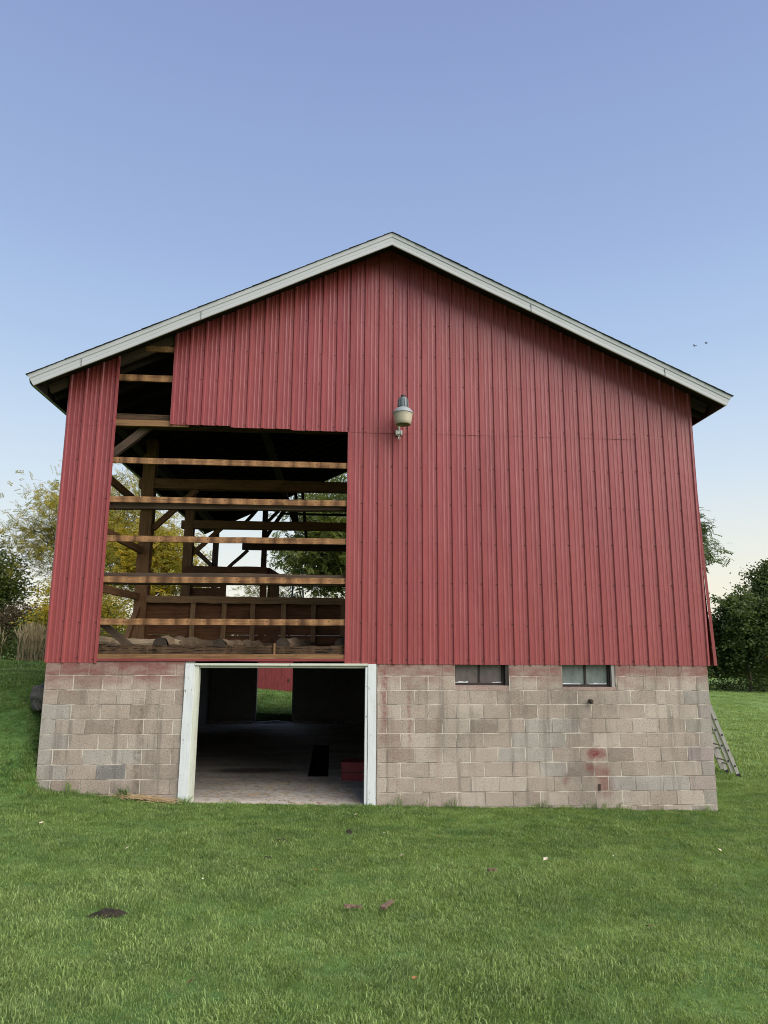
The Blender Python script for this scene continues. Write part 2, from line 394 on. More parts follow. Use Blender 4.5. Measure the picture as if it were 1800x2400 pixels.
# ---------------------------------------------------------------- terrain
_zx = [-200, -40, -12, -3, -.4, 0, 1, 2, 4.8, 7, 9.75, 14, 22, 32, 60, 200]
_zz = [.9, .7, .55, .42, .31, .27, .18, .08, .02, -.03, -.10, -.22, -.52, -.90, -1.6, -2.5]
def sst(x, a, b):
    t = np.clip((np.asarray(x, float)-a)/(b-a), 0, 1); return t*t*(3-2*t)
def H(x, y):
    x = np.asarray(x, float); y = np.asarray(y, float)
    z = np.interp(x, _zx, _zz)
    front = np.clip(-y, 0, 16)*.043*(1-.55*sst(x, 9, 22))
    bank = 1.42*sst(y, -.75-.25*np.clip(-x, 0, 3), 1.55)*(1-sst(x, -.04, .02)*(y < 13.35))
    bank = bank*(1-.55*sst(y, 6, 17))
    bank = bank*np.where(y > 13.3, 1-sst(x, -2.5, .8), 1)
    far = sst(np.hypot(x-4, y-5), 60, 220)
    bumps = .018*np.sin(x*1.7+.6*y)+.014*np.sin(2.3*y-.8*x+1)+.008*np.sin(4.1*x+3.3*y)
    away = np.where(y > -.05, sst(np.maximum(np.maximum(-x, x-9.754), y-13.2), 0, .8), sst(-y, .0, .7))
    z = z+front+bank+bumps*away
    z = z*(1-far)+far*(-2.)
    return z
def axis(lo, hi, f0, f1, st, extra):
    a = list(np.arange(f0, f1+1e-6, st)); g = st; v = f1
    while v < hi: g *= 1.22; v += g; a.append(v)
    g = st; v = f0
    while v > lo: g *= 1.22; v -= g; a.append(v)
    a = [q for q in a if all(abs(q-e) > .07 for e in extra)]+list(extra)
    return np.array(sorted(a))
gx = axis(-900, 900, -6, 16, .22, (-.02, .05, .14, 9.62, 9.70)); gy = axis(-200, 1200, -10, 16, .22, (.05, .14, 13.05, 13.15))
GX, GY = np.meshgrid(gx, gy); GZ = H(GX, GY)
inside = (GX > .1) & (GX < 9.66) & (GY > .1) & (GY < 13.1)
GZ[inside] = -.75
nx, ny = len(gx), len(gy)
ii = (np.arange(ny-1)[:, None]*nx+np.arange(nx-1)[None, :]).ravel()
ground_me = npmesh('ground', np.stack([GX.ravel(), GY.ravel(), GZ.ravel()], 1), np.stack([ii, ii+1, ii+nx+1, ii+nx], 1))
ground = link('ground', ground_me, mat_ground(), smooth=True); tag(ground, kind='structure')

# ---------------------------------------------------------------- barn
W, D = 9.754, 13.2
AX = 4.89
barn = tag(empty('barn', (0, 0, 0)), 'large red metal barn with stripped open timbers above a concrete block basement', 'barn')
foundation = tag(link('foundation', MB().box(0.195, W-.195, D-.02, D-.004, -.6, -.4).mesh('foundation_base'), M_INT, barn))
# mortar bodies behind the blocks (front pieces have the block faces proud by 5 mm)
wins = [(5.886, 6.692), (7.500, 8.312)]
WB = 1.6256
mo = MB()
mo.box(.004, 1.955, .0025, .19, -.5, 2.03); mo.obj('mortar', M_MORT, foundation); mo = MB()
mo.box(4.735, 5.886, .0025, .19, -.5, 2.03); mo.box(6.692, 7.500, .0025, .19, -.5, 2.03); mo.box(8.312, W-.004, .0025, .19, -.5, 2.03)
mo.box(5.886, 6.692, .0025, .19, -.5, WB-.003); mo.box(7.500, 8.312, .0025, .19, -.5, WB-.003)
mo.obj('mortar', M_MORT, foundation)
c_ = .2032
def block_mesh(L, h=.2032, j=.0095, d=.05):
    x0, x1, z0, z1 = j/2, L-j/2, j/2, h-j/2; b = .0045
    V = [(x0, d, z0), (x1, d, z0), (x1, d, z1), (x0, d, z1), (x0, b, z0), (x1, b, z0), (x1, b, z1), (x0, b, z1),
         (x0+b, 0, z0+b), (x1-b, 0, z0+b), (x1-b, 0, z1-b), (x0+b, 0, z1-b)]
    Fc = [(8, 9, 10, 11)]
    for a in (0, 4):
        for i in range(4): k = (i+1) % 4; Fc.append((a+i, a+k, a+4+k, a+4+i))
    return mesh('concrete_block', V, Fc)
_bm = {}
def put_block(x, L, k, colr=None):
    key = round(L, 3)
    if key not in _bm:
        _bm[key] = block_mesh(L); _bm[key].materials.append(M_BLOCK)
    o = link('concrete_block', _bm[key], None, foundation, (x, random.uniform(-.0012, .0012), 2.032-(k+1)*c_))
    if colr is None:
        t = random.random(); g = random.uniform(.93, 1.08)
        base = (.330, .272, .222) if t < .58 else ((.378, .320, .265) if t < .84 else (.262, .212, .172))
        colr = tuple(v*g for v in base)
    o.color = (*colr, 1)
    return o
GREYB = (.315, .288, .256); BLUE = (.325, .295, .258); DKB = (.178, .170, .158)
for k in range(0, 11):
    # left pier
    x = 0.; first = True
    while x < 1.955-.02:
        L = (.2032 if k % 2 == 0 else .4064) if first else .4064
        L2 = min(L, 1.955-x)
        i = round(x/.4064, 1)
        cc = None
        if first: cc = GREYB if k > 2 else None
        if k == 6 and .6 < x < 1.3: cc = BLUE
        if k == 7 and .75 < x < 1.0: cc = DKB
        put_block(x, L2, k, cc); x += L; first = False
    # right run laid from the right corner
    x = W; first = True
    while x > 4.735+.02:
        L = (.4064 if k % 2 == 0 else .2032) if first else .4064
        a, b = max(x-L, 4.735), x
        cc = None
        if first and k > 0: cc = tuple(v*random.uniform(.9, 1.02) for v in (.295, .265, .232))
        if k == 4 and 6.9 < (a+b)/2 < 7.8: cc = BLUE
        if k in (5, 6) and 6.6 < (a+b)/2 < 7.5: cc = tuple(v*.98 for v in BLUE)
        if k == 7 and 7.2 < (a+b)/2 < 7.7: cc = BLUE
        if k == 8 and 8.1 < (a+b)/2 < 9.2: cc = GREYB
        segs = [(a, b)]
        if k < 2:
            for w0, w1 in wins:
                ns = []
                for s0, s1 in segs:
                    if s1 <= w0 or s0 >= w1: ns.append((s0, s1)); continue
                    if s0 < w0: ns.append((s0, w0))
                    if s1 > w1: ns.append((w1, s1))
                segs = ns
        for s0, s1 in segs:
            if s1-s0 > .03: put_block(s0, s1-s0, k, cc)
        x -= L; first = False
# other basement walls
mw = MB()
mw.box(0, .19, .20, D, -.5, 2.03); mw.box(W-.19, W, .20, D, -.5, 2.03)
mw.box(.19, 1.66, D-.2, D-.001, -.5, 2.03); mw.box(2.80, W-.19, D-.2, D-.001, -.5, 2.03)
mw.obj('basement_wall', M_INT, foundation)
# faint block courses on the inside of the rear wall
rb = MB()
for k in range(10):
    x = 2.83-(.2 if k % 2 else 0)
    while x < W-.25:
        a = max(x, 2.82); rb.box(a+.006, min(x+.4, W-.2), D-.215, D-.201, -.2+k*c_+.006, -.2+(k+1)*c_-.006); x += .4064
    x = 1.64-(.2 if k % 2 else 0)
    while x > .2:
        rb.box(max(x-.4, .2), x-.006, D-.215, D-.201, -.2+k*c_+.006, -.2+(k+1)*c_-.006); x -= .4064
o = rb.obj('inner_blockwork', M_INT, foundation); tag(o, kind='stuff')
# windows of the basement
def win_unit(x0, x1, gm, lab, zb):
    w = tag(MB().box(x0, x1, .0, .17, WB, zb-.012).obj('window_sill', M_BLOCK, barn)); w.color = (.33, .24, .20, 1)
    fr = MB(); y0, y1 = .085, .13; r = .035
    xr = x1-.052
    fr.box(x0, x0+.018, y0, y1, zb-.01, 2.03); fr.box(xr-r, xr, y0-.01, y1, zb-.01, 2.03)
    fr.box(x0+.018, xr-r, y0, y1, zb-.01, zb+.024); fr.box(x0+.018, xr-r, y0, y1, 1.995, 2.03)
    xm = (x0+xr-r)/2+.02
    fr.box(xm-.014, xm+.014, y0+.003, y1, zb+.024, 1.995)
    win = link('window', fr.mesh('window_frame'), M_FRAME, barn)
    win['label'] = lab
    for a, b in ((x0+.018, xm-.014), (xm+.014, xr-r)):
        MB().box(a, b, .108, .113, zb+.024, 1.995).obj('pane', gm, win)
    MB().box(xr+.001, x1-.001, .012, .16, zb-.01, 2.03).obj('reveal', M_FRAME if gm is M_GLA1 else M_INT, win)
    if True:      # old putty and broken glass edge along the bottom rail
        mb = MB(); x = x0+.02
        while x < xr-r-.03:
            l = random.uniform(.02, .09)
            if abs(x-xm) > .06 and random.random() < (.6 if gm is M_GLA1 else .96):
                mb.box(x, min(x+l, xr-r-.004), .098, .107, zb+.025, zb+.025+random.uniform(.006, .02))
            x += l
        mb.obj('putty', M_TRIM, win)
win_unit(*wins[0], M_GLA1, 'dusty window with broken reddish panes', 1.705)
win_unit(*wins[1], M_GLA2, 'grey reflective window pane pair', 1.685)
# rods and pipe stubs in the block wall
p = MB(); p.tube([(7.905, .02, 1.475), (7.905, -.075, 1.475)], .028, 10); p.tube([(7.905, -.07, 1.475), (7.905, -.07, 1.437)], .024, 10)
p.obj('pipe_stub', M_IRON, barn, smooth=False)
MB().box(7.975, 8.005, -.012, .01, .21, .30).obj('iron_strap', M_IRON, barn)
# door surround
def timber(name, p0, p1, w, h, mat, parent=None, jit=.0, nseg=6, up=(0, 0, 1), taper=0., ch=.0):
    """box timber along p0-p1; w horizontal thickness, h along up; local X runs along it"""
    p0, p1 = Vector(p0), Vector(p1); d = p1-p0; L = d.length; X = d.normalized(); upv = Vector(up)
    if abs(X.dot(upv)) > .98: upv = Vector((0, 1, 0))
    Yv = upv.cross(X).normalized(); Zv = X.cross(Yv)
    V = []; Fc = []
    rr = random.Random(sum(map(ord, name))+len(bpy.data.objects))
    for i in range(nseg+1):
        t = i/nseg; s = 1-taper*t
        oy = rr.uniform(-jit, jit); oz = rr.uniform(-jit, jit)
        for a, b in ((-1, -1), (1, -1), (1, 1), (-1, 1)):
            V.append((t*L, a*w/2*s+oy+rr.uniform(-jit, jit)*.5, b*h/2*s+oz+rr.uniform(-jit, jit)*.5))
    for i in range(nseg):
        for j in range(4): k = (j+1) % 4; Fc.append((i*4+j, i*4+k, (i+1)*4+k, (i+1)*4+j)[::-1])
    Fc += [(0, 1, 2, 3)[::-1][::-1], tuple(nseg*4+j for j in range(4))[::-1]]
    me = mesh(name, V, Fc)
    bm = bmesh.new(); bm.from_mesh(me); bmesh.ops.recalc_face_normals(bm, faces=bm.faces); bm.to_mesh(me); bm.free()
    o = link(name, me, mat, parent)
    Mx = Matrix((X, Yv, Zv)).transposed().to_4x4(); Mx.translation = p0
    o.matrix_local = Mx
    return o
dz = 1.998
door_frame = link('door_frame', MB().box(2.158, 4.555, .03, .15, 1.936, 1.962).mesh('door_head'), M_TRIM2, barn)
timber('jamb_casing', (2.022, -.012, .10), (2.032, -.012, dz), .024, .134, M_TRIM, door_frame, .0018, 14, up=(1, 0, 0))
timber('jamb_casing', (4.662, -.012, .03), (4.656, -.012, dz), .024, .118, M_TRIM, door_frame, .0018, 14, up=(1, 0, 0))
timber('door_jamb', (2.117, .072, .09), (2.126, .072, 1.96), .17, .058, M_TRIM2, door_frame, .001, 6, up=(1, 0, 0))
timber('door_jamb', (4.575, .072, .02), (4.577, .072, 1.96), .17, .036, M_TRIM, door_frame, .001, 6, up=(1, 0, 0))
timber('door_header', (2.098, -.006, 1.985), (4.592, -.006, 1.990), .05, .03, M_TRIM2, door_frame, .001, 6)
MB().box(2.10, 4.60, .012, .16, 1.963, 1.969).obj('header_drip', M_TRIM, door_frame)
# block returns of the doorway, basement floor with a drain pit, ceiling, threshold
mw = MB(); mw.box(1.957, 2.086, .012, .19, -.5, 2.028); mw.box(4.60, 4.733, .012, .19, -.5, 2.028)
mw.obj('door_return', M_INT, foundation)
def fz(y): return .045-.018*y
px0, px1, py0, py1 = 3.675, 4.035, 2.47, 7.04
V = []; Fc = []
xs = [.15, px0, px1, W-.15]; ys = [.02, 1.2, py0, py1, 10, D+.02]
for y in ys:
    for x in xs: V.append((x, y, fz(y)))
for j in range(len(ys)-1):
    for i in range(3):
        if i == 1 and j == 2: continue
        a = j*4+i; Fc.append((a, a+1, a+5, a+4))
pit = MB(); pit.box(px0-.05, px0, py0, py1, -1.0, fz(4)-.06); pit.box(px1, px1+.05, py0, py1, -1.0, fz(4)-.06); pit.box(px0-.05, px1+.05, py0-.05, py0, -1.0, fz(4)-.02); pit.box(px0-.05, px1+.05, py1, py1+.05, -1.0, fz(7)-.01); pit.box(px0, px1, py0, py1, -1.0, -.95)
n0 = len(V)
for y in ():
    for x in (px0, px1): V.append((x, y, -.48))
a = 2*4+1; b = 3*4+1
floor_o = link('basement_floor', mesh('basement_floor', V, Fc), M_FLOOR, barn)
pit.obj('drain_pit', mat_plain('pit_shade_concrete', (.02, .019, .018), .8, .3, 6.), floor_o)  # near-black colour stands in for the shade inside the pit
MB().box(2.15, 4.555, -.02, .0195, -.3, .040).obj('door_threshold', M_FLOOR, barn)
cl = MB()
for i in range(12):
    x = .2+i*.78
    cl.box(x, x+.774, .2, D-.21, 2.02, 2.045)
cl.obj('basement_ceiling', M_GREY, barn)
for x in (1.1, 5.6, 7.6): timber('ceiling_beam', (x, .3, 1.93), (x, D-.3, 1.93), .2, .17, M_GREY, barn, .01)
th = MB()
th.add([(1.62, 12.75, -.19), (2.45, 12.70, -.19), (2.5, 13.0, -.19), (1.66, 13.05, -.19), (1.66, 12.8, -.16), (2.40, 12.78, -.10), (2.44, 12.96, -.10), (1.7, 13.0, -.15)], [(4,5,6,7),(0,1,5,4),(1,2,6,5),(2,3,7,6),(3,0,4,7)])
th.add([(2.46, 12.72, -.19), (2.85, 12.75, -.19), (2.82, 13.02, -.19), (2.48, 13.0, -.19), (2.48, 12.78, -.12), (2.80, 12.8, -.16), (2.78, 12.98, -.16), (2.5, 12.96, -.12)], [(4,5,6,7),(0,1,5,4),(1,2,6,5),(2,3,7,6),(3,0,4,7)])
th.box(.2, 1.6, 12.7, 12.99, -.22, -.12); th.box(2.87, 9.5, 12.75, 12.99, -.22, -.12)
th.obj('rear_threshold', M_FLOOR, barn)
post = timber('basement_post', (.36, 1.6, .02), (.36, 1.6, 2.0), .14, .14, M_GREY, barn, .004)

# ---- roof
EAVE, RAKE, SL = .365, .45, .4765
Z0 = 5.985                        # fascia bottom at x = -EAVE
def fb(x): return Z0+SL*(AX+EAVE-abs(x-AX))
YR = 13.85
def xx(t, side): return AX+side*t       # t: distance from the ridge
TM = AX+EAVE
deckm = MB()
for s in (-1, 1):
    x0, x1 = AX, AX+s*(TM+.075)
    zA, zB = fb(AX)+.165, fb(AX+TM+.075)+.165
    Vd = [(x0, -RAKE+.02, zA), (x1, -RAKE+.02, zB), (x1, YR-.02, zB), (x0, YR-.02, zA)]
    Vd += [(a, b, c+.03) for a, b, c in Vd]
    f = [(0,3,2,1),(4,5,6,7),(0,1,5,4),(1,2,6,5),(2,3,7,6)] if s < 0 else [(0,1,2,3),(7,6,5,4),(4,5,1,0),(5,6,2,1),(6,7,3,2)]
    deckm.add(Vd, f)
roof = deckm.obj('roof', M_DECK, barn)
# shingle courses, stepped so that the rake edge is a fine saw-tooth
sh = MB(); ncs = 40
L = math.hypot(TM, SL*TM)
for s in (-1, 1):
    for i in range(ncs):
        t1 = (TM+.115)*(1-i/ncs); t0 = max(0, t1-(TM+.115)/ncs-.03)
        yj = random.uniform(-.005, .005)
        za, zb = fb(AX+t0)+.1965+.007, fb(AX+t1)+.1965+.0135
        A = [(AX+s*t0, -RAKE-.03+yj, za), (AX+s*t1, -RAKE-.03+yj, zb), (AX+s*t1, YR+.03, zb), (AX+s*t0, YR+.03, za)]
        B = [(a, b, c-.0065) for a, b, c in A]
        f = [(0,1,2,3),(7,6,5,4),(0,4,5,1),(1,5,6,2),(2,6,7,3)]
        if s < 0: f = [q[::-1] for q in f]
        sh.add(A+B, f)
o = sh.obj('shingles', M_SHIN, roof); tag(o, kind='stuff')
# rake fascia: profile (outward, up) extruded along each slope
prof = [(.0, .0), (.03, -.004), (.034, .012), (.034, .060), (.024, .064), (.028, .070), (.030, .122), (.034, .127), (.040, .131), (.046, .190), (.046, .197), (.0, .197)]
def rake(y, sgn, side):
    tA = 0.; tB = TM+.004
    V = []; n = len(prof); nsg = 12
    for i in range(nsg+1):
        t = tA+(tB-tA)*i/nsg; x = AX+side*t
        sag = .012*math.sin(i*1.3+side)*(0 < i < nsg)
        for o_, u in prof: V.append((x+side*u*SL*(i == nsg), y-sgn*o_, fb(AX+t)+u+sag*.35-u*SL*SL*(i == nsg)))
    Fc = []
    for i in range(nsg):
        for j in range(n): k = (j+1) % n; q = (i*n+j, (i+1)*n+j, (i+1)*n+k, i*n+k); Fc.append(q if side*sgn < 0 else q[::-1])
    Fc.append(tuple(range(n)) if side*sgn > 0 else tuple(range(n))[::-1])
    Fc.append(tuple(nsg*n+j for j in range(n)) if side*sgn < 0 else tuple(nsg*n+j for j in range(n))[::-1])
    me = mesh('rake_fascia', V, Fc)
    bm = bmesh.new(); bm.from_mesh(me); bmesh.ops.recalc_face_normals(bm, faces=bm.faces); bm.to_mesh(me); bm.free()
    return link('rake_fascia', me, M_FASC, roof)
for s in (-1, 1): rake(-RAKE+.035, 1, s); rake(YR-.035, -1, s)
for s, t in ((-1, 2.9), (1, 2.2), (1, 4.3), (-1, 4.6)):
    x = AX+s*t
    timber('fascia_seam', (x, -RAKE-.001, fb(x)+.004), (x, -RAKE-.001, fb(x)+.128), .010, .008, M_FASC2, roof, 0, 1, up=(0, 1, 0))
# eave boards, gutter on the left
for s in (-1, 1):
    x = AX+s*(TM-.016)
    MB().box(min(x, x+s*.012), max(x, x+s*.012), -RAKE+.05, YR-.05, Z0+.008, Z0+.168).obj('eave_board', M_DECK, roof)
    x = AX+s*(TM-.003)
    MB().box(min(x, x+s*.005), max(x, x+s*.005), -RAKE+.05, YR-.05, Z0+.0, Z0+.17).obj('eave_fascia', M_FASC, roof)
gp = [(-.018, .0), (-.075, .0), (-.105, .045), (-.12, .105), (-.128, .105), (-.112, .04), (-.079, -.006), (-.018, -.006)]
V = []; Fc = []; n = len(gp); ysg = [-.36+i*(YR+.3)/8 for i in range(9)]
for i, y in enumerate(ysg):
    for a, b in gp: V.append((-EAVE+.02+a, y, Z0+.02+b-.004*i))
for i in range(8):
    for j in range(n): k = (j+1) % n; Fc.append((i*n+j, i*n+k, (i+1)*n+k, (i+1)*n+j))
Fc += [tuple(range(n))[::-1], tuple(8*n+j for j in range(n))]
link('gutter', mesh('gutter', V, Fc), M_GUT, roof)
# rafters, lookouts
for s in (-1, 1):
    y = .25; i = 0
    while y < YR-.3:
        a = Vector((AX, y, fb(AX)+.075)); b = Vector((AX+s*(TM-.03), y, fb(AX+TM)+.075))
        timber('rafter', a, b, .05, .16, M_DECK, roof, .004, 3); y += .61; i += 1
for zx, (a, b) in enumerate(((-.33, .08), (-.33, .10))): pass
timber('lookout', (-.34, -.30, fb(-.34)+.10), (.02, -.30, fb(.02)+.10), .05, .12, M_DECK, roof, .002, 2)
timber('gable_rafter', (-.32, .03, fb(-.32)+.085), (AX, .03, fb(AX)+.085), .045, .15, M_GREY, roof, .003, 4)
timber('gable_rafter', (W+.32, .03, fb(-.32)+.085), (AX, .03, fb(AX)+.085), .045, .15, M_GREY, roof, .003, 4)
for s in (-1, 1): timber('gable_rafter', (AX+s*(TM-.05), 13.2, fb(AX+TM)-.02), (AX, 13.2, fb(AX)-.02), .08, .2, M_GREY, roof, .003, 4)

# ---- ribbed steel siding: every sheet its own part
PIT = .2286
def sheet_profile(x0, x1, phase=0.):
    """front outline (x, y): y negative is proud"""
    P = []
    def rib(c, b, t, h):
        P.extend([(c-b/2, 0), (c-t/2, -h), (c+t/2, -h), (c+b/2, 0)])
    k = 0
    while True:
        c = k*PIT
        if c > x1-x0+.03: break
        rib(c, .054, .024, .020)
        for q in (.083, .146):
            if c+q < x1-x0-.02: P.extend([(c+q-.017, 0), (c+q-.007, -.0032), (c+q+.007, -.0032), (c+q+.017, 0)])
        k += 1
    P = [(x, y) for x, y in P if -.0301 <= x <= x1-x0+.0301]
    return P
def sheet(x0, x1, zb, zt, y, parent=barn, name='siding_sheet', slope=0., thick=.0015):
    P = sheet_profile(x0, x1); V = []; Fc = []; n = len(P)
    tilt = random.uniform(-.0006, .0006); zj = random.uniform(-.004, .004)
    for row in range(3):
        for px, py in P:
            X = x0+px
            top = zt(X) if callable(zt) else zt
            b0 = (zb(X) if callable(zb) else zb)+zj
            z = b0+(top-b0)*row/2
            V.append((X, y+py+tilt*(row-1)+(.0012*math.sin(X*5+row)), z))
    for r in range(2):
        for i in range(n-1): a = r*n+i; Fc.append((a, a+1, a+n+1, a+n))
    me = mesh(name, V, Fc)
    o = link(name, me, M_SID, parent)
    md = o.modifiers.new('gauge', 'SOLIDIFY'); md.thickness = thick; md.offset = -1
    return o
YS = -.006
ZSEAM = 5.545
def wtop(x): return fb(x)+.158
sheet(0.0, .683, 1.998, ZSEAM, YS)
sheet(0.0, .683, ZSEAM-.02, wtop, YS-.004)
XU, XL = 1.552, 4.282
for i in range(6):
    x0 = XL+i*.9144; x1 = min(x0+.9144, 9.768)
    sheet(x0, x1, 1.998+random.uniform(-.006, .006), ZSEAM, YS-(.0016 if i % 2 else 0))
offs = [5.572, 5.568, 5.545]
for i in range(9):
    x0 = XL-(2.73)+i*.91
    x0 = XU+i*.9144 if i < 3 else XL+(i-3)*.9144
    x1 = x0+.9144 if i != 2 else XL
    x1 = min(x1, 9.768)
    zb = ZSEAM-.02 if i >= 3 else {0: 5.572, 1: 5.548, 2: 5.528}[i]
    sheet(x0, x1, zb, wtop, YS-.004-(.0016 if i % 2 else 0))
# side walls of steel (right wall sheeted, seen only edge-on), rear right corner
V = []; Fc = []
ys_ = []; y = .02
while y < D:
    for q, h in ((0, 0), (.03, .02), (.055, .02), (.085, 0)): ys_.append((y+q, h))
    y += PIT
for z in (2.0, wtop(W)-.02):
    for yy, h in ys_: V.append((W+.008+h, yy, z))
n = len(ys_); Fc = [(i, i+1, n+i+1, n+i) for i in range(n-1)]
o = link('side_siding', mesh('side_siding', V, Fc), M_SID, barn); md = o.modifiers.new('gauge', 'SOLIDIFY'); md.thickness = .003
# loose corner trim pulled away from the right corner towards its foot
ct = []; Fc = []
zs = np.linspace(1.995, wtop(W)-.03, 14)
for z in zs:
    t = max(0, min(1, (4.7-z)/2.7)); dx = .085*t**1.15
    x = W+.040+dx*1.1
    ct += [(x-.03-.012*t, -.012-.02*t, z), (x+.004, -.020-.02*t, z), (x+.008, .05, z), (x+.005, .052, z), (x, -.014-.02*t, z), (x-.03-.012*t, -.008-.02*t, z)]
for i in range(13):
    for j in range(6): k = (j+1) % 6; Fc.append((i*6+j, i*6+k, (i+1)*6+k, (i+1)*6+j))
Fc += [(5, 4, 3, 2, 1, 0), tuple(13*6+j for j in range(6))]
link('corner_trim', mesh('corner_trim', ct, Fc), M_SID, barn)
V = []; F2 = []
for z in zs:
    t = max(0, min(1, (4.7-z)/2.7)); dx = .085*t**1.15
    for q in range(9):
        u = q/8; V.append((W+.034+(dx+.004)*(1-u)**1.6+.006*(q % 2), .045+1.5*u, z))
for i in range(13):
    for q in range(8): a = i*9+q; F2.append((a, a+1, a+10, a+9))
link('loose_side_sheet', mesh('loose_side_sheet', V, F2), M_SID, barn)
MB().box(W-.005, W+.012, -.018, -.008, 4.42, 4.50).obj('torn_flap', M_FASC, barn)
# J-trim along the cut edges of the opening
for x, z0, z1 in ((.697, 2.0, wtop(.69)-.02), (1.538, 5.57, wtop(1.54)-.02), (4.262, 2.0, 5.53)):
    MB().box(x-.013, x+.013, -.026, .012, z0, z1).obj('edge_trim', M_SID, barn)
# screws
sc = MB()
rows = [2.06, 2.58, 3.20, 3.80, 4.395, 4.99, 5.60, 6.31, 6.80, 7.35, 7.9]
for z in rows:
    k = 0
    while k*PIT < 9.75:
        X = (k*PIT if k < 3 else XL+round((k*PIT-XL)/PIT)*PIT)+.195; k += 1
        if X > 9.70 or z > wtop(X)-.12: continue
        if .69 < X < XL and z < 5.58: continue
        if X > .69 and X < XU: continue
        zz = z+random.uniform(-.012, .012); r = .0062
        V = [(X+r*math.cos(a), YS-.0125, zz+r*math.sin(a)) for a in [i*math.pi/3 for i in range(6)]]+[(X+r*1.3*math.cos(a), YS-.004, zz+r*1.3*math.sin(a)) for a in [i*math.pi/3 for i in range(6)]]
        sc.add(V, [tuple(range(6))]+[(i, i+6, (i+1) % 6+6, (i+1) % 6) for i in range(6)])
o = sc.obj('siding_screws', M_IRON, barn); tag(o, kind='stuff')

# ---- front girts
for z, zr in ((5.003, 4.990), (4.398, 4.397), (3.803, 3.808), (3.194, 3.214), (2.583, 2.601)):
    timber('girt', (.02, .024, z), (4.42, .024, zr), .042, .088, M_GIRT, barn, .0025, 16)
timber('girt', (.60, .024, 6.315), (1.75, .024, 6.315), .042, .10, M_GIRT, barn, .002, 5)
timber('girt', (1.08, .024, 6.80), (1.75, .024, 6.80), .042, .09, M_GIRT, barn, .002, 5)
# hidden nailers behind the sheets so that the sheets hang on something
for z in (2.60, 3.21, 3.80, 4.39, 4.99):
    timber('girt', (4.43, .024, z), (9.70, .024, z), .042, .088, M_BEAM, barn, .001, 2)
for z in (6.31, 6.80, 7.35):
    h = (z-.2-Z0)/SL
    timber('girt', (max(1.76, h), .024, z), (min(9.6, 2*AX-h), .024, z), .042, .088, M_BEAM, barn, .001, 2)
# front bent: tie beam (visible through the upper slot), mid rail, posts, braces
timber('tie_beam', (.05, .16, 5.655), (9.70, .16, 5.655), .19, .19, M_HEWN, barn, .007, 24)
timber('tie_board', (.60, .028, 5.59), (1.80, .028, 5.592), .045, .092, M_LEDG, barn, .002, 6)
timber('mid_rail', (.05, .15, 3.225), (9.65, .15, 3.235), .15, .17, M_GREY, barn, .006, 14)
timber('mid_rail', (.05, .15, 4.345), (9.65, .15, 4.415), .13, .15, M_GREY, barn, .005, 14)
timber('corner_post', (.16, .20, 2.1), (.16, .20, 6.2), .22, .22, M_BEAM, barn, .006)
timber('corner_post', (W-.16, .20, 2.1), (W-.16, .20, 6.2), .22, .22, M_BEAM, barn, .006)
timber('post', (4.52, .20, 2.25), (4.52, .20, 5.58), .2, .2, M_BEAM, barn, .006)
timber('brace', (.30, .16, 4.80), (1.22, .16, 5.63), .09, .115, M_GREY, barn, .004, 4)
timber('brace', (.36, .14, 2.84), (1.12, .14, 2.23), .07, .10, M_GREY, barn, .004, 4)
# sill, ledger, red strip
timber('sill_beam', (.0, .155, 2.185), (4.6, .155, 2.185), .25, .135, M_HEWN, barn, .014, 60)
timber('ledger', (.70, .018, 2.092), (4.30, .018, 2.100), .05, .066, M_LEDG, barn, .0035, 22)
timber('red_strip', (.70, .006, 2.043), (4.30, .006, 2.053), .052, .034, M_REDB, barn, .002, 14)
timber('peg', (3.225, .015, 2.13), (3.222, .015, 2.29), .025, .032, M_LEDG, barn, .001, 2)
# joist logs lying on the sill, running back
def log(name, p0, p1, r0, r1, mat, endmat, n=13, seg=18):
    p0, p1 = Vector(p0), Vector(p1); mb = MB()
    rr = random.Random(int(p0.x*100)); pts = []; rad = []
    for i in range(seg+1):
        t = i/seg; q = p0.lerp(p1, t); q += Vector((rr.uniform(-.02, .02), 0, rr.uniform(-.016, .016))); pts.append(q)
        rad.append(r0+(r1-r0)*t+rr.uniform(-.018, .012))
    mb.tube(pts, rad, n, caps=False)
    mb.V = [(a+rr.uniform(-.011, .011), b_, c+rr.uniform(-.011, .011)) for a, b_, c in mb.V]
    o = mb.obj(name, mat, barn, smooth=False)
    e = MB(); d = (p0-p1).normalized(); ref = Vector((0, 0, 1)); a = d.cross(ref).normalized(); b = d.cross(a)
    ring = [p0+(a*math.cos(6.2832*j/n)+b*math.sin(6.2832*j/n))*rad[0]*1.0+d*.002 for j in range(n)]
    e.add([p0+d*.004]+ring, [(0, 1+j, 1+(j+1) % n) for j in range(n)])
    e.obj('sawn_end', endmat, o)
    return o
M_END = mat_plain('log_end', (.045, .033, .024), .95, .5, 12.)
for x, r, dx in ((1.53, .122, .55), (2.40, .084, .75), (3.33, .110, .35), (4.22, .112, .1)):
    log('floor_joist', (x, .20, 2.250+r*.12), (x+dx, 3.6, 2.22), r, r*.9, M_LOG, M_END)
log('peeled_joist', (.25, .42, 2.31), (1.75, .50, 2.275), .075, .06, M_PALELOG, M_END)
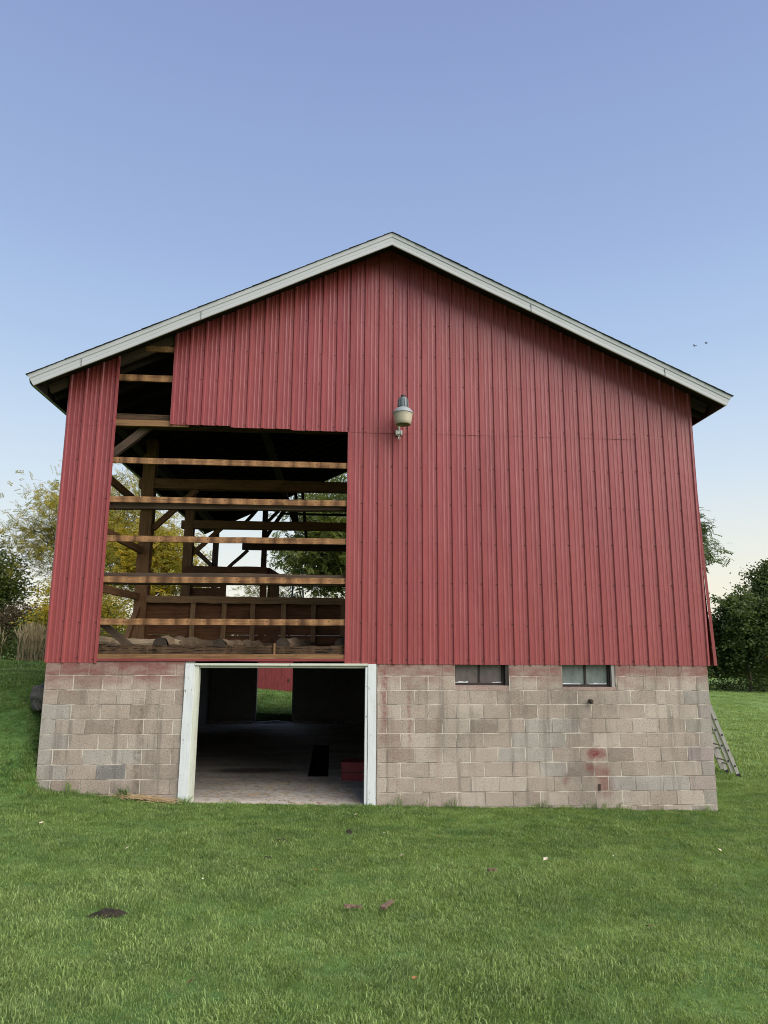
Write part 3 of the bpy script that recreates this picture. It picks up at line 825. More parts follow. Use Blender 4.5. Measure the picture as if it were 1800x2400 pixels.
# ---- interior bents
def bent(y, ztie, mat, posts, wp=.24):
    for x in posts: timber('post', (x, y, 2.2), (x, y, min(wtop(x)-.05, ztie+.6 if 1 < x < 8.5 else 9)), wp, wp, mat, barn, .007, 8)
    timber('tie_beam', (.1, y, ztie), (W-.1, y, ztie), .22, .2, mat, barn, .008, 10)
bent(3.78, 5.47, M_BEAM, (.285, W-.28))
bent(7.9, 5.32, M_BEAM, (.30, W-.28), .23)
for y in (3.78, 7.9):
    for x0, s in ((.40, 1), (W-.40, -1)):
        timber('brace', (x0, y, 4.55), (x0+s*.85, y, 5.38), .09, .11, M_BEAM, barn, .004, 4)
# rear frame, boards gone
for x in (.12, 1.72, 5.0, 7.2, W-.12): timber('post', (x, 13.15, 2.1), (x, 13.15, min(wtop(x)-.1, 7.0)), .17, .17, M_GREY, barn, .006, 6)
timber('tie_beam', (0, 13.15, 6.21), (W, 13.15, 6.21), .2, .23, M_GREY, barn, .008, 10)
timber('rear_rail', (1.0, 13.12, 5.46), (W, 13.12, 5.46), .16, .21, M_GREY, barn, .008, 10)
timber('rear_rail', (2.2, 13.16, 6.62), (W, 13.16, 6.56), .06, .07, M_GREY, barn, .004, 6)
timber('collar_beam', (AX-1.7, 13.15, 7.57), (AX+1.7, 13.15, 7.57), .14, .27, M_GREY, barn, .006, 6)
for a, b, w in (((1.72, 13.1, 5.7), (2.45, 13.1, 6.9), .12), ((1.2, 13.1, 5.35), (.2, 13.1, 4.4), .10), ((1.0, 13.1, 6.2), (1.55, 13.1, 6.85), .1),
                ((2.35, 12.9, 7.2), (2.75, 12.9, 6.3), .20), ((2.75, 12.6, 7.3), (2.82, 12.6, 6.2), .22), ((2.95, 12.6, 7.4), (3.16, 12.6, 5.5), .11),
                ((1.72, 13.1, 6.2), (2.2, 13.1, 6.75), .10)):
    timber('rear_brace', a, b, .1, w, M_GREY, barn, .006, 4)
# side girts along the open left wall
for (a, b) in (((.12, .15, 5.16), (.20, 3.72, 4.98)), ((.12, .15, 4.19), (.24, 3.72, 4.09)), ((.12, .15, 3.19), (.24, 3.72, 3.18)), ((.14, 7.95, 4.95), (.02, 13.1, 4.82))):
    timber('side_girt', a, b, .06, .13, M_BEAM, barn, .004, 6)
timber('brace', (.26, 3.62, 2.95), (.33, 2.7, 2.30), .09, .12, M_BEAM, barn, .004, 4)
timber('wall_plate', (.13, .3, 6.17), (.13, 13.2, 6.10), .16, .18, M_DECK, barn, .006, 8)
timber('wall_plate', (W-.13, .3, 6.17), (W-.13, 13.2, 6.10), .16, .18, M_DECK, barn, .006, 8)
for s in (-1, 1):       # purlins
    timber('purlin', (AX+s*2.5, .3, fb(AX+2.5)-.12), (AX+s*2.5, 13.1, fb(AX+2.5)-.12), .16, .18, M_DECK, barn, .006, 6)
# granary partition in the second bent
part = timber('partition_rail', (.40, 3.72, 3.135), (4.75, 3.72, 3.125), .09, .135, M_STUD, barn, .007, 20)
for x in (1.30, 1.915, 2.475, 3.08, 3.68, 4.255):
    timber('stud', (x, 3.745, 2.15), (x+random.uniform(-.01, .01), 3.745, 3.07), .09, .095, M_STUD, barn, .004, 5, up=(1, 0, 0))
for (z0, h) in ((2.17, .275), (2.452, .29), (2.75, .285), (3.03, .11)):
    xs_ = [.40, 2.9, 4.33] if z0 < 2.3 or z0 > 2.7 else [.40, 1.9, 4.33]
    for a, b in zip(xs_, xs_[1:]):
        timber('partition_plank', (a+.004, 3.82, z0+h/2), (b-.004, 3.82, z0+h/2), .028, h, M_PLANK, barn, .002, 5)
# granary behind it, in the third bent
timber('granary_rail', (.20, 7.86, 4.135), (2.34, 7.86, 4.13), .14, .20, M_PLANK, barn, .008, 8)
for z0 in (2.3, 2.58, 2.86, 3.14, 3.42, 3.70):
    timber('granary_plank', (.42, 7.93, z0+.14), (1.17, 7.93, z0+.14), .03, .27, M_PLANK, barn, .002, 3)
for x in (1.235, 2.255):
    timber('granary_post', (x, 7.9, 2.2), (x, 7.9, 4.03), .14, .14, M_PLANK, barn, .004, 4, up=(1, 0, 0))
for i in range(6):
    y = 8.1+i*.27
    timber('granary_slat', (2.38+i*.028, y, 2.3), (2.38+i*.028, y, 4.0), .05, .07, M_STUD, barn, .003, 4, up=(0, 1, 0))
timber('granary_rail', (2.36, 7.86, 4.13), (2.58, 9.7, 4.10), .10, .17, M_REDB, barn, .004, 4)
# loft floor deeper inside
fl = MB()
for i in range(26):
    x = .25+i*.36
    fl.box(x, x+.352, 3.9, D-.15, 2.17+.003*(i % 3), 2.2+.003*(i % 3))
o = fl.obj('loft_floor', M_PLANK, barn)

# ---------------------------------------------------------------- dusk-to-dawn yard lamp on the gable
M_CAP = mat_plain('lamp_grey_enamel', (.25, .265, .27), .5, .15, 12.)
lamp = tag(empty('yard_lamp', (5.075, -.36, 5.56)), 'grey dusk-to-dawn lamp with cream lens bracketed to the red siding', 'lamp')
lk = N('frosted_lens', .35, .4)
lk.b.inputs['Transmission Weight'].default_value = .25
M_LENS = lk.color((.56, .49, .37))
LV = MB(); LV.lathe([(.112, .0), (.118, .004), (.128, .05), (.140, .12), (.146, .155), (.150, .166), (.144, .166), (.139, .15), (.126, .06), (.108, .012), (.106, .0)], 28, cap0=False, cap1=False)
for j in range(0, 28): pass
LV.obj('lens', M_LENS, lamp, smooth=True)
MB().lathe([(.155, .168), (.160, .172), (.158, .182), (.140, .215), (.110, .246), (.082, .262), (.074, .266)], 28, cap0=True).obj('reflector_cap', M_CAP, lamp, smooth=True)
bl = MB(); bl.lathe([(.072, .262), (.075, .27), (.072, .40), (.064, .42), (.05, .428)], 20)
for j in range(10):
    a = 2*math.pi*j/10; ca, sa = math.cos(a), math.sin(a)
    bl.add([(.070*ca-.006*sa, .070*sa+.006*ca, .28), (.070*ca+.006*sa, .070*sa-.006*ca, .28), (.088*ca+.006*sa, .088*sa-.006*ca, .285), (.088*ca-.006*sa, .088*sa+.006*ca, .285),
            (.068*ca-.006*sa, .068*sa+.006*ca, .40), (.068*ca+.006*sa, .068*sa-.006*ca, .40), (.078*ca+.006*sa, .078*sa-.006*ca, .395), (.078*ca-.006*sa, .078*sa+.006*ca, .395)],
           [(3,2,6,7),(0,3,7,4),(2,1,5,6),(7,6,5,4),(0,1,2,3)])
bl.obj('ballast_housing', M_GALV, lamp, smooth=False)
MB().lathe([(.036, .428), (.036, .455), (.028, .47), (.0, .472)], 14).obj('photocell', M_BLACK, lamp)
MB().lathe([(.0, .03), (.036, .04), (.040, .09), (.026, .15), (.02, .19)], 12).obj('bulb', M_TRIM, lamp, smooth=True)
am = MB(); am.tube([(-.035, .31, .005-.03), (-.035, .305, .08), (-.035, .28, .16), (-.03, .22, .23), (-.02, .12, .27), (0, .05, .28)], .019, 10)
am.obj('arm', M_ALU, lamp, smooth=True)
br = MB(); br.box(-.085, .018, .318, .334, -.075, .005)
br.box(-.085, -.066, .285, .318, -.07, .0); br.box(-.002, .018, .285, .318, -.07, .0); br.box(-.062, -.01, .292, .318, -.055, -.005)
br.obj('bracket', M_ALU, lamp)
hk = MB(); hk.tube([(-.035, .305, -.07), (-.033, .30, -.10), (-.045, .295, -.122), (-.035, .295, -.145), (-.018, .295, -.132), (-.022, .295, -.115)], .006, 6); hk.obj('hook', M_ALU, lamp)

# ---------------------------------------------------------------- extension ladder against the right wall
M_LAD = mat_plain('dull_grey_aluminium', (.27, .262, .235), .6, .25, 16., .1)
lad = tag(empty('extension_ladder', (11.86, 3.3, float(H(11.86, 3.3)))), 'long weathered aluminium extension ladder leaning on the right side of the barn', 'ladder')
dirv = Vector((-2.0, 0, 5.55)).normalized(); Ll = 5.85; nrm = Vector((dirv.z, 0, -dirv.x))
def lp(t, y, o): v = dirv*t+nrm*o; return Vector((v.x, v.y+y, v.z))
for (o_, t0, t1, yn, yf) in ((.0, 0., 5.0, -.21, .21), (-.075, .12, 5.85, -.185, .185)):
    for yy in (yn, yf):
        r = timber('rail', lp(t0, yy, o_), lp(t1, yy, o_), .026, .066, M_LAD, lad, .0008, 6, up=nrm)
        if o_ == 0: MB().box(-.04, .07, -.017, .017, -.036, .036).obj('foot', M_BLACK, r)
    t = t0+.22; rm = []
    while t < t1-.1:
        mb = MB(); mb.tube([lp(t, yn-.016, o_), lp(t, yf+.016, o_)], .017, 8); mb.obj('rung', M_LAD, lad)
        pl = MB(); pl.tube([lp(t, yn-.022, o_), lp(t, yn-.016, o_)], .019, 8); pl.obj('rung_plug', M_BLACK, lad)
        t += .305
# ---------------------------------------------------------------- stepladder standing on the loft
M_FG = mat_plain('green_fibreglass', (.06, .17, .16), .6, .2, 9.)
st = tag(empty('stepladder', (3.24, 6.0, 2.2)), 'green and silver stepladder standing on the loft floor behind the partition', 'stepladder')
for s in (-1, 1):
    timber('front_rail', (-.13+s*.02-.05, -.16*s-.20, 0), (-.11, -.11*s-.1, 1.42), .03, .07, M_FG, st, 0, 2)
    timber('rear_rail', (.23-s*.01, -.16*s+.25, 0), (.10, -.11*s+.06, 1.42), .03, .05, M_ALU, st, 0, 2)
for i in range(4):
    z = .28+i*.29; MB().box(-.18+i*.018, -.10+i*.016, -.38+i*.03, .0+i*.0, z, z+.02).obj('step', M_ALU, st)
MB().box(-.15, .15, -.24, .17, 1.42, 1.47).obj('top_cap', M_BLACK, st)
# ---------------------------------------------------------------- red box in the basement
M_RBOX = mat_plain('red_paint_box', (.22, .030, .032), .5, .3, 9.)
bx = tag(empty('tool_box', (4.50, 2.20, fz(2.2)), R_(-6)), 'dark red wooden box on the concrete floor just inside the right door jamb', 'box')
b = MB()
b.box(-.22, .22, -.18, -.155, .0, .26); b.box(-.22, .22, .155, .18, .0, .26); b.box(-.22, -.195, -.155, .155, .0, .26); b.box(.195, .22, -.155, .155, .0, .26); b.box(-.195, .195, -.155, .155, .0, .02)
b.obj('body', M_RBOX, bx)
MB().box(-.235, .235, -.195, .195, .262, .30).obj('lid', M_RBOX, bx)
MB().box(-.22, .22, -.188, -.181, .13, .145).obj('handle_strip', M_IRON, bx)

# ---------------------------------------------------------------- red outbuilding behind
shed = tag(empty('red_shed', (4.6, 27.0, 0)), 'low red board outbuilding on the grass seen through the rear doorway', 'shed')
g0 = float(H(3, 24.))
wl_ = MB(); wl_.box(-4.6, 3.4, -2.985, 3., g0-.3, 2.55); wl_.obj('wall', M_REDB, shed)
for i in range(53):
    x = -4.6+i*.152
    timber('wall_board', (x+.075, -2.995, g0+.05+random.uniform(-.02, .02)), (x+.075, -2.995, 2.5), .02, .146, M_REDB, shed, .0012, 3, up=(1, 0, 0))
rf = MB()
for s in (-1, 1):
    A = [(-4.9, s*3.3, 2.42), (3.7, s*3.3, 2.42), (3.7, 0, 3.9), (-4.9, 0, 3.9)]; B = [(a, b2, c+.06) for a, b2, c in A]
    rf.add(A+B, [(0,1,2,3),(7,6,5,4),(0,4,5,1),(1,5,6,2),(2,6,7,3),(3,7,4,0)])
rf.obj('roof', M_SHIN, shed)
for x in (-4.6, 3.4): MB().add([(x-.02, -3, 2.55), (x-.02, 3, 2.55), (x-.02, 0, 3.86), (x+.02, -3, 2.55), (x+.02, 3, 2.55), (x+.02, 0, 3.86)], [(0,1,2),(5,4,3),(0,2,5,3),(2,1,4,5)]).obj('gable', M_REDB, shed)
for z in (.55, 1.75):
    MB().box(-2.62, -2.52, -3.03, -3.008, z, z+.10).obj('hinge', M_IRON, shed)
# distant house with a dark slate roof beyond the bank
M_SLATE = mat_plain('slate_blue_roof', (.055, .065, .085), .8, .25, 4.)
gs = float(H(-7.2, 22))
hs = tag(empty('garden_shed', (-7.25, 22, gs)), 'low shed with a dark slate blue roof beyond the left bank', 'shed')
MB().box(-1.5, 1.5, -1.2, 1.2, -.2, 2.12-gs).obj('wall', M_GREY, hs)
rf = MB()
for s in (-1, 1):
    A = [(-1.65, s*1.45, 2.02-gs), (1.65, s*1.45, 2.02-gs), (1.65, 0, 2.86-gs), (-1.65, 0, 2.86-gs)]; B = [(a, b2, c+.05) for a, b2, c in A]
    rf.add(A+B, [(0,1,2,3),(7,6,5,4),(0,4,5,1),(1,5,6,2),(2,6,7,3),(3,7,4,0)])
rf.obj('roof', M_SLATE, hs)

# ---------------------------------------------------------------- trees
def leaf_quads(C, Dn, L, Wd, n, r, droop=.2):
    """n leaves per centre C (m,3), scattered in radius r; returns V,F"""
    m = len(C); N_ = m*n
    base = np.repeat(C, n, 0)+r.normal(0, 1, (N_, 3))*np.repeat(Dn, n)[:, None]*np.array([1, 1, .7])
    d = r.normal(0, 1, (N_, 3)); d[:, 2] = d[:, 2]*.5-droop; d /= np.linalg.norm(d, axis=1)[:, None]
    s = np.cross(d, r.normal(0, 1, (N_, 3))); s /= np.linalg.norm(s, axis=1)[:, None]+1e-9
    l = L*r.uniform(.6, 1.3, (N_, 1)); w = Wd*r.uniform(.7, 1.2, (N_, 1))
    up = np.cross(s, d)*l*.12
    V = np.stack([base-d*l*.5, base+s*w*.5+up, base+d*l*.5, base-s*w*.5+up], 1).reshape(-1, 3)
    return V, np.arange(N_*4).reshape(-1, 4)
def pinnate(C, n, r, L=.30, leaf=.07, wd=.028, pairs=6, spread=.45):
    m = len(C); N_ = m*n
    base = np.repeat(C, n, 0)+r.normal(0, spread, (N_, 3))*np.array([1, 1, .75])
    d = r.normal(0, 1, (N_, 3)); d[:, 2] = d[:, 2]*.4-.35; d /= np.linalg.norm(d, axis=1)[:, None]
    s = np.cross(d, np.array([0, 0, 1.])+r.normal(0, .5, (N_, 3))); s /= np.linalg.norm(s, axis=1)[:, None]+1e-9
    u = np.cross(s, d)
    Ls = L*r.uniform(.6, 1.25, (N_, 1)); out = []
    for k in range(pairs):
        for sg in (-1, 1):
            t = (k+.6)/pairs
            p = base+d*Ls*t-u*(t*t*.10)*Ls*2
            ld = s*sg*.85+d*.45-u*.15; ll = leaf*r.uniform(.7, 1.2, (N_, 1)); wv = d*wd*.5
            out.append(np.stack([p, p+ld*ll*.5+wv, p+ld*ll, p+ld*ll*.5-wv], 1))
    V = np.stack(out, 1).reshape(-1, 3)
    return V, np.arange(len(V)).reshape(-1, 4)
def tree(name, label, pos, top, R, zlow, seed, mat, style='broad', dens=1., leaf=.16, nl=(7, 5), group=None, Ry=None, cat='tree', trunk_r=None, lean=(0, 0), clump=1.):
    r = np.random.default_rng(seed); rd = random.Random(seed)
    x, y = pos; g = float(H(x, y)); o = empty(name, (x, y, g)); tag(o, label, cat, group)
    top -= g; zlow -= g; zc = (top+zlow)/2; Rz = (top-zlow)/2; Ry = Ry or R
    tr = MB(); C = []; S = []
    th = max(.3, zlow+Rz*.35); tr_r = trunk_r or max(.07, top*.016)
    tp = [Vector((0, 0, -.25))]; k = 6
    for i in range(1, k+1): tp.append(Vector((lean[0]*i/k+rd.uniform(-.06, .06)*i*.35, lean[1]*i/k+rd.uniform(-.06, .06)*i*.35, (zc+Rz*.55)*i/k)))
    tr.tube(tp, [tr_r*1.25]+[tr_r*(1-.78*i/k) for i in range(1, k+1)], 7)
    for a in range(nl[0]):
        az = 2*math.pi*(a+rd.uniform(-.3, .3))/nl[0]*1.0; el = rd.uniform(-.35, 1.35)
        dv = np.array([math.cos(az)*math.cos(el)*R, math.sin(az)*math.cos(el)*Ry, math.sin(el)*Rz])
        tgt = Vector(dv*rd.uniform(.45, .68))+Vector((lean[0], lean[1], zc))
        f = min(.95, max(.25, (tgt.z-.35*R)/max(.1, tp[-1].z))); st_ = tp[0].lerp(tp[-1], f)
        midp = st_.lerp(tgt, .5)+Vector((0, 0, -.06*R))
        tr.tube([st_, midp, tgt], [tr_r*.42, tr_r*.28, tr_r*.14], 5, caps=False)
        for b_ in range(nl[1]):
            dv2 = r.normal(0, 1, 3); dv2 /= np.linalg.norm(dv2)
            t2 = tgt+Vector((dv2[0]*R*.42, dv2[1]*Ry*.42, dv2[2]*Rz*.40+.06*Rz))
            q = (np.array(t2)-np.array([lean[0], lean[1], zc]))/np.array([R, Ry, Rz]); ql = np.linalg.norm(q)
            if ql > 1: t2 = Vector(np.array([lean[0], lean[1], zc])+q/ql*np.array([R, Ry, Rz])*rd.uniform(.88, 1.02))
            tr.tube([midp.lerp(tgt, rd.uniform(.4, 1.)), midp.lerp(tgt, .9).lerp(t2, .5)+Vector((0, 0, .03*R)), t2], [tr_r*.13, tr_r*.09, tr_r*.04], 4, caps=False)
            for q_ in range(4):
                cpt = tgt.lerp(t2, rd.uniform(.35, 1.08)); C.append(cpt+Vector(r.normal(0, .10*R, 3))); S.append(R*rd.uniform(.10, .19)*clump)
    C = np.array([tuple(c) for c in C]); S = np.array(S)
    keep = C[:, 2] > max(zlow-.4*Rz, .12); C = C[keep]; S = S[keep]
    if style == 'pinnate': V, Fc = pinnate(C, max(1, int(7*dens)), r, L=.42, leaf=leaf, wd=leaf*.42, spread=R*.11)
    else: V, Fc = leaf_quads(C, S, leaf, leaf*.55, max(1, int(46*dens)), r)
    m = len(Fc)
    cl = np.repeat(r.uniform(0, 1, len(C)), m//len(C)); ti = np.clip(.5*cl+.5*r.uniform(0, 1, m)+r.normal(0, .08, m), 0, 1)
    tr.obj('trunk', M_BARK, o)
    link('crown', npmesh('crown', V, Fc, ti), mat, o)
    return o
F_LOC = mat_foliage('locust_leaves', [(0.106, 0.138, 0.035), (0.206, 0.219, 0.044), (0.325, 0.275, 0.044), (0.425, 0.338, 0.062)], .5)
F_YEL = mat_foliage('yellowing_leaves', [(0.084, 0.132, 0.026), (0.204, 0.216, 0.036), (0.384, 0.300, 0.036), (0.504, 0.360, 0.042)], .5)
F_DRK = mat_foliage('dark_leaves', [(0.039, 0.065, 0.022), (0.070, 0.105, 0.033), (0.105, 0.142, 0.043)], .3)
F_MID = mat_foliage('mid_green_leaves', [(0.055, 0.088, 0.024), (0.105, 0.143, 0.035), (0.165, 0.182, 0.044)], .45)
F_BRN = mat_foliage('bronze_leaves', [(.045, .028, .018), (.075, .048, .026), (.095, .068, .03)], .25)
F_ORG = mat_foliage('orange_leaves', [(.22, .10, .02), (.34, .15, .03), (.40, .22, .05)], .35)
tree('locust_tree', 'tall feathery yellow-green locust tree rising behind the left corner of the barn', (-8.2, 27), 11.9, 4.4, 1.6, 11, F_LOC, 'pinnate', 1.5, .125, (22, 7))
tree('locust_tree', 'smaller yellow locust tree seen through the open left wall timbers', (-4.8, 24.5), 8.4, 3.1, 1.7, 12, F_YEL, 'pinnate', 1.9, .135, (15, 6))
tree('maple_tree', 'dark green bushy tree at the far left edge beyond the grass plumes', (-14.6, 25.5), 7.5, 3.3, 1.6, 13, F_MID, 'broad', 2.2, .17, (16, 7))
tree('shrub', 'yellow-green tall shrub beside the left siding strip above the bank', (-4.9, 15.5), 4.6, 1.7, 1.7, 14, F_YEL, 'broad', 1.2, .11, (10, 5), cat='shrub')
tree('shrub', 'bronze brown rounded shrub below the dark tree on the left', (-8.3, 19.5), 3.7, 1.5, 1.4, 15, F_BRN, 'broad', .8, .11, (10, 5), cat='shrub')
tree('shrub', 'dark green low shrub behind the tan grass plumes', (-6.6, 17.0), 3.4, 1.3, 1.5, 21, F_DRK, 'broad', 1.3, .10, (10, 5), cat='shrub')
tree('walnut_tree', 'large dark green drooping tree seen through the right half of the open loft', (5.8, 31.5), 13.2, 5.5, .6, 16, F_MID, 'pinnate', 2.6, .20, (26, 6))
tree('sapling', 'sparse thin tree in the pale sky gap behind the loft frame', (-.2, 34), 6.6, 1.9, 3.6, 17, F_LOC, 'pinnate', .55, .12, (8, 4))
tree('ash_tree', 'leafy branch tips of a tree poking past the right edge of the siding', (19.0, 20.2), 7.9, 2.45, 4.8, 18, F_DRK, 'pinnate', .9, .16, (13, 5), lean=(.3, 0))
GL = 'trees along the edge of the right field'
specs = [((29.8, 42), 5.6, 2.5, -.8, F_DRK, 'small rounded dark tree nearest the barn in the right treeline'),
         ((34.8, 41), 6.2, 3.0, -.9, F_DRK, 'broad dark tree with a sloping left side in the right treeline'),
         ((40.0, 43), 9.2, 3.9, -.9, F_DRK, 'tallest dark tree at the right edge of the treeline')]
for i, (p_, tp_, r_, zl_, m_, lab_) in enumerate(specs):
    tree('field_tree', lab_, p_, tp_, r_, zl_-.7, 40+i, m_, 'broad', 1.25, .27, (22, 9), GL, clump=.62)
LB2 = ['second tree right of the tallest one along the right treeline', 'third tree right of the tallest one along the right treeline', 'last dark tree at the far right end of the treeline', 'dark tree of the treeline next behind the right barn wall', 'dark tree of the treeline hidden deepest behind the barn']
for i, (p_, tp_, r_) in enumerate((((45.5, 44), 10.5, 3.8), ((52.5, 46), 11.5, 4.2), ((60, 48), 10, 4.2), ((24.5, 45), 7.5, 3.2), ((18.5, 46), 8.0, 3.4))):
    tree('field_tree', LB2[i], p_, tp_, r_, -1.6, 60+i, F_DRK, 'broad', 1.0, .28, (16, 8), GL, clump=.62)
# undergrowth at the foot of the treeline
r_ = np.random.default_rng(5); n = 260
ux = r_.uniform(20, 62, n); uy = 39.2+.16*(ux-30)+r_.uniform(-.6, 3.2, n)+.5*np.sin(ux)
C = np.stack([ux, uy+.8, H(ux, uy)+r_.uniform(.05, .8, n)*(.35+.65*(.5+.5*np.sin(ux*1.9)*np.sin(ux*.7)))*1.6], 1)
V, Fc = leaf_quads(C, np.full(n, .34)*r_.uniform(.6, 1.7, n), .24, .13, 46, r_)
ug = link('undergrowth', npmesh('undergrowth', V, Fc, r_.uniform(0, 1, len(Fc))), F_DRK); tag(ug, 'dark undergrowth along the foot of the right treeline', kind='stuff')
tree('autumn_shrub', 'small orange-leaved shrub in front of the dark right treeline', (35.3, 38.4), 1.9, .55, .6, 71, F_ORG, 'broad', .5, .16, (6, 3), cat='shrub')
# shrubs filling behind the left bank
r_ = np.random.default_rng(6); n = 420
ux = r_.uniform(-24, -1.0, n); uy = 31+r_.uniform(-2, 2.5, n)
C = np.stack([ux, uy, H(ux, uy)+r_.uniform(.0, 1.5, n)], 1)
V, Fc = leaf_quads(C, np.full(n, .5), .22, .12, 46, r_)
ug = link('undergrowth', npmesh('undergrowth', V, Fc, r_.uniform(0, 1, len(Fc))), F_MID); tag(ug, 'green undergrowth behind the trees left of the barn', kind='stuff')
# far wood closing the horizon
r_ = np.random.default_rng(9); n = 1500
ang = r_.uniform(-1.25, 1.25, n); rad_ = 95+r_.uniform(-6, 10, n)
C = np.stack([4+np.sin(ang)*rad_, -5+np.cos(ang)*rad_, np.zeros(n)], 1); C[:, 2] = H(C[:, 0], C[:, 1])+r_.uniform(0, 1, n)**1.3*(3.2+1.4*np.sin(ang*23)+1.0*np.sin(ang*57))
V, Fc = leaf_quads(C, np.full(n, 1.2), .7, .45, 40, r_)
fw = link('far_wood', npmesh('far_wood', V, Fc, r_.uniform(0, 1, len(Fc))), F_DRK); tag(fw, 'low distant wood along the horizon', kind='stuff')

# ornamental grass clumps on the bank
M_PLUME = mat_foliage('tan_grass_plume', [(.22, .165, .095), (.34, .27, .165), (.46, .38, .25)], .3)
def grass_clump(pos, label, h, rad, n, seed):
    r = np.random.default_rng(seed); x, y = pos
    o = tag(empty('ornamental_grass', (x, y, float(H(x, y)))), label, 'ornamental grass', 'tan grass clumps on the bank')
    V = []; Fc = []; V2 = []; F2 = []
    for i in range(n):
        az = r.uniform(0, 6.28); lean = r.uniform(.02, .34); hh = h*r.uniform(.65, 1.05); b = np.array([r.normal(0, rad*.3), r.normal(0, rad*.3), 0.])
        dx, dy = math.cos(az), math.sin(az); w = .007; k = len(V); px_, py_ = -dy*w, dx*w
        pts = [b+np.array([dx*lean*hh*t**1.6, dy*lean*hh*t**1.6, hh*t]) for t in (0, .35, .7)]
        for q, ww in zip(pts, (1., .8, .5)): V += [(q[0]-px_*ww, q[1]-py_*ww, q[2]), (q[0]+px_*ww, q[1]+py_*ww, q[2])]
        Fc += [(k, k+1, k+3, k+2), (k+2, k+3, k+5, k+4)]
        q = pts[-1]; t3 = b+np.array([dx*lean*hh, dy*lean*hh, hh]); k = len(V2); w = .016
        a3 = q*.4+t3*.6
        for ang in (az, az+1.57):
            sx_, sy_ = -math.sin(ang)*w, math.cos(ang)*w; k = len(V2)
            V2 += [tuple(q), (a3[0]+sx_, a3[1]+sy_, a3[2]), tuple(t3), (a3[0]-sx_, a3[1]-sy_, a3[2])]; F2.append((k, k+1, k+2, k+3))
    link('stems', npmesh('stems', V, Fc, r.uniform(0, .6, len(Fc))), M_PLUME, o)
    link('plumes', npmesh('plumes', V2, F2, r.uniform(.3, 1, len(F2))), M_PLUME, o)
    V3 = []; F3 = []
    for i in range(n):
        az = r.uniform(0, 6.28); l = r.uniform(.4, .85)*h*.6; dx, dy = math.cos(az), math.sin(az); k = len(V3)
        for t, z in ((0, 0), (.4, .75), (.8, .8), (1.15, .55)):
            V3 += [(dx*l*t*.6-dy*.006, dy*l*t*.6+dx*.006, l*z), (dx*l*t*.6+dy*.006, dy*l*t*.6-dx*.006, l*z)]
        F3 += [(k+2*j, k+2*j+1, k+2*j+3, k+2*j+2) for j in range(3)]
    link('leaves', npmesh('leaves', V3, F3, r.uniform(0, .35, len(F3))), mat_foliage('clump_leaves', [(.06, .08, .03), (.14, .14, .06), (.24, .20, .10)], .3), o)
    return o
grass_clump((-3.65, 8.6), 'largest tan grass clump with upright plumes on the bank near the siding', 1.08, .55, 190, 1)
grass_clump((-4.95, 8.9), 'tan grass clump with drooping plumes at the left frame edge', .92, .5, 130, 2)
grass_clump((-2.75, 8.2), 'short tan grass clump between the tall plumes and the barn corner', .5, .4, 90, 3)
# boulder set in the bank against the corner
def boulder(pos, sx_, sy_, sz_, seed, label):
    bm = bmesh.new(); bmesh.ops.create_icosphere(bm, subdivisions=4, radius=1)
    rr = np.random.default_rng(seed); pl = [(Vector(rr.normal(0, 1, 3)).normalized(), rr.uniform(.6, .86)) for _ in range(13)]
    for v in bm.verts:
        for nn, dd in pl:
            k = v.co.dot(nn)
            if k > dd: v.co -= nn*(k-dd)*.95
        q = v.co.copy(); v.co += v.co.normalized()*(.045*math.sin(7*q.x+5*q.y+9*q.z)+.03*math.sin(17*q.x-13*q.y+11*q.z)+.018*math.sin(31*q.z+23*q.x))
        v.co = Vector((v.co.x*sx_, v.co.y*sy_, v.co.z*sz_))
    me = bpy.data.meshes.new('boulder'); bm.to_mesh(me); bm.free()
    o = link('boulder', me, M_ROCK, None, pos); o.rotation_euler = (.1, -.15, .4)
    tag(o, label, 'boulder'); return o
boulder((-.22, .70, 1.46), .22, .34, .26, 3, 'grey boulder set in the grass bank against the left barn corner')
boulder((-.62, .85, 1.20), .22, .25, .2, 4, 'small grey stone below the boulder in the grass bank')
# birds
M_BIRD = mat_plain('bird_dark', (.05, .06, .075), .8, .2, 5.)
def bird(pos, label, rz, flap):
    o = tag(empty('bird', pos, rz), label, 'bird', 'birds flying right of the roof')
    MB().lathe([(.0, -.22), (.03, -.16), (.055, -.02), (.045, .10), (.03, .17), (.0, .23)], 8, cap0=False, cap1=False).obj('body', M_BIRD, o).rotation_euler = (R_(90), 0, 0)
    for s in (-1, 1):
        V = [(s*.03, -.08, .02), (s*.03, .08, .02), (s*.26, .10, .02+flap), (s*.26, -.05, .02+flap), (s*.52, -.08, .02+flap*.4)]
        V2 = [(a, b_, c-.012) for a, b_, c in V]
        MB().add(V+V2, [(0,1,2,3),(3,2,4),(8,7,6,5),(9,7,8),(0,5,6,1),(1,6,7,2),(2,7,9,4),(4,9,8,3),(3,8,5,0)]).obj('wing', M_BIRD, o)
bird((54.1, 80.0, 43.83), 'left of two small birds flying in the blue sky above the right eave', .5, .16)
bird((55.8, 80.0, 44.34), 'right of two small birds flying in the blue sky above the right eave', .9, .05)

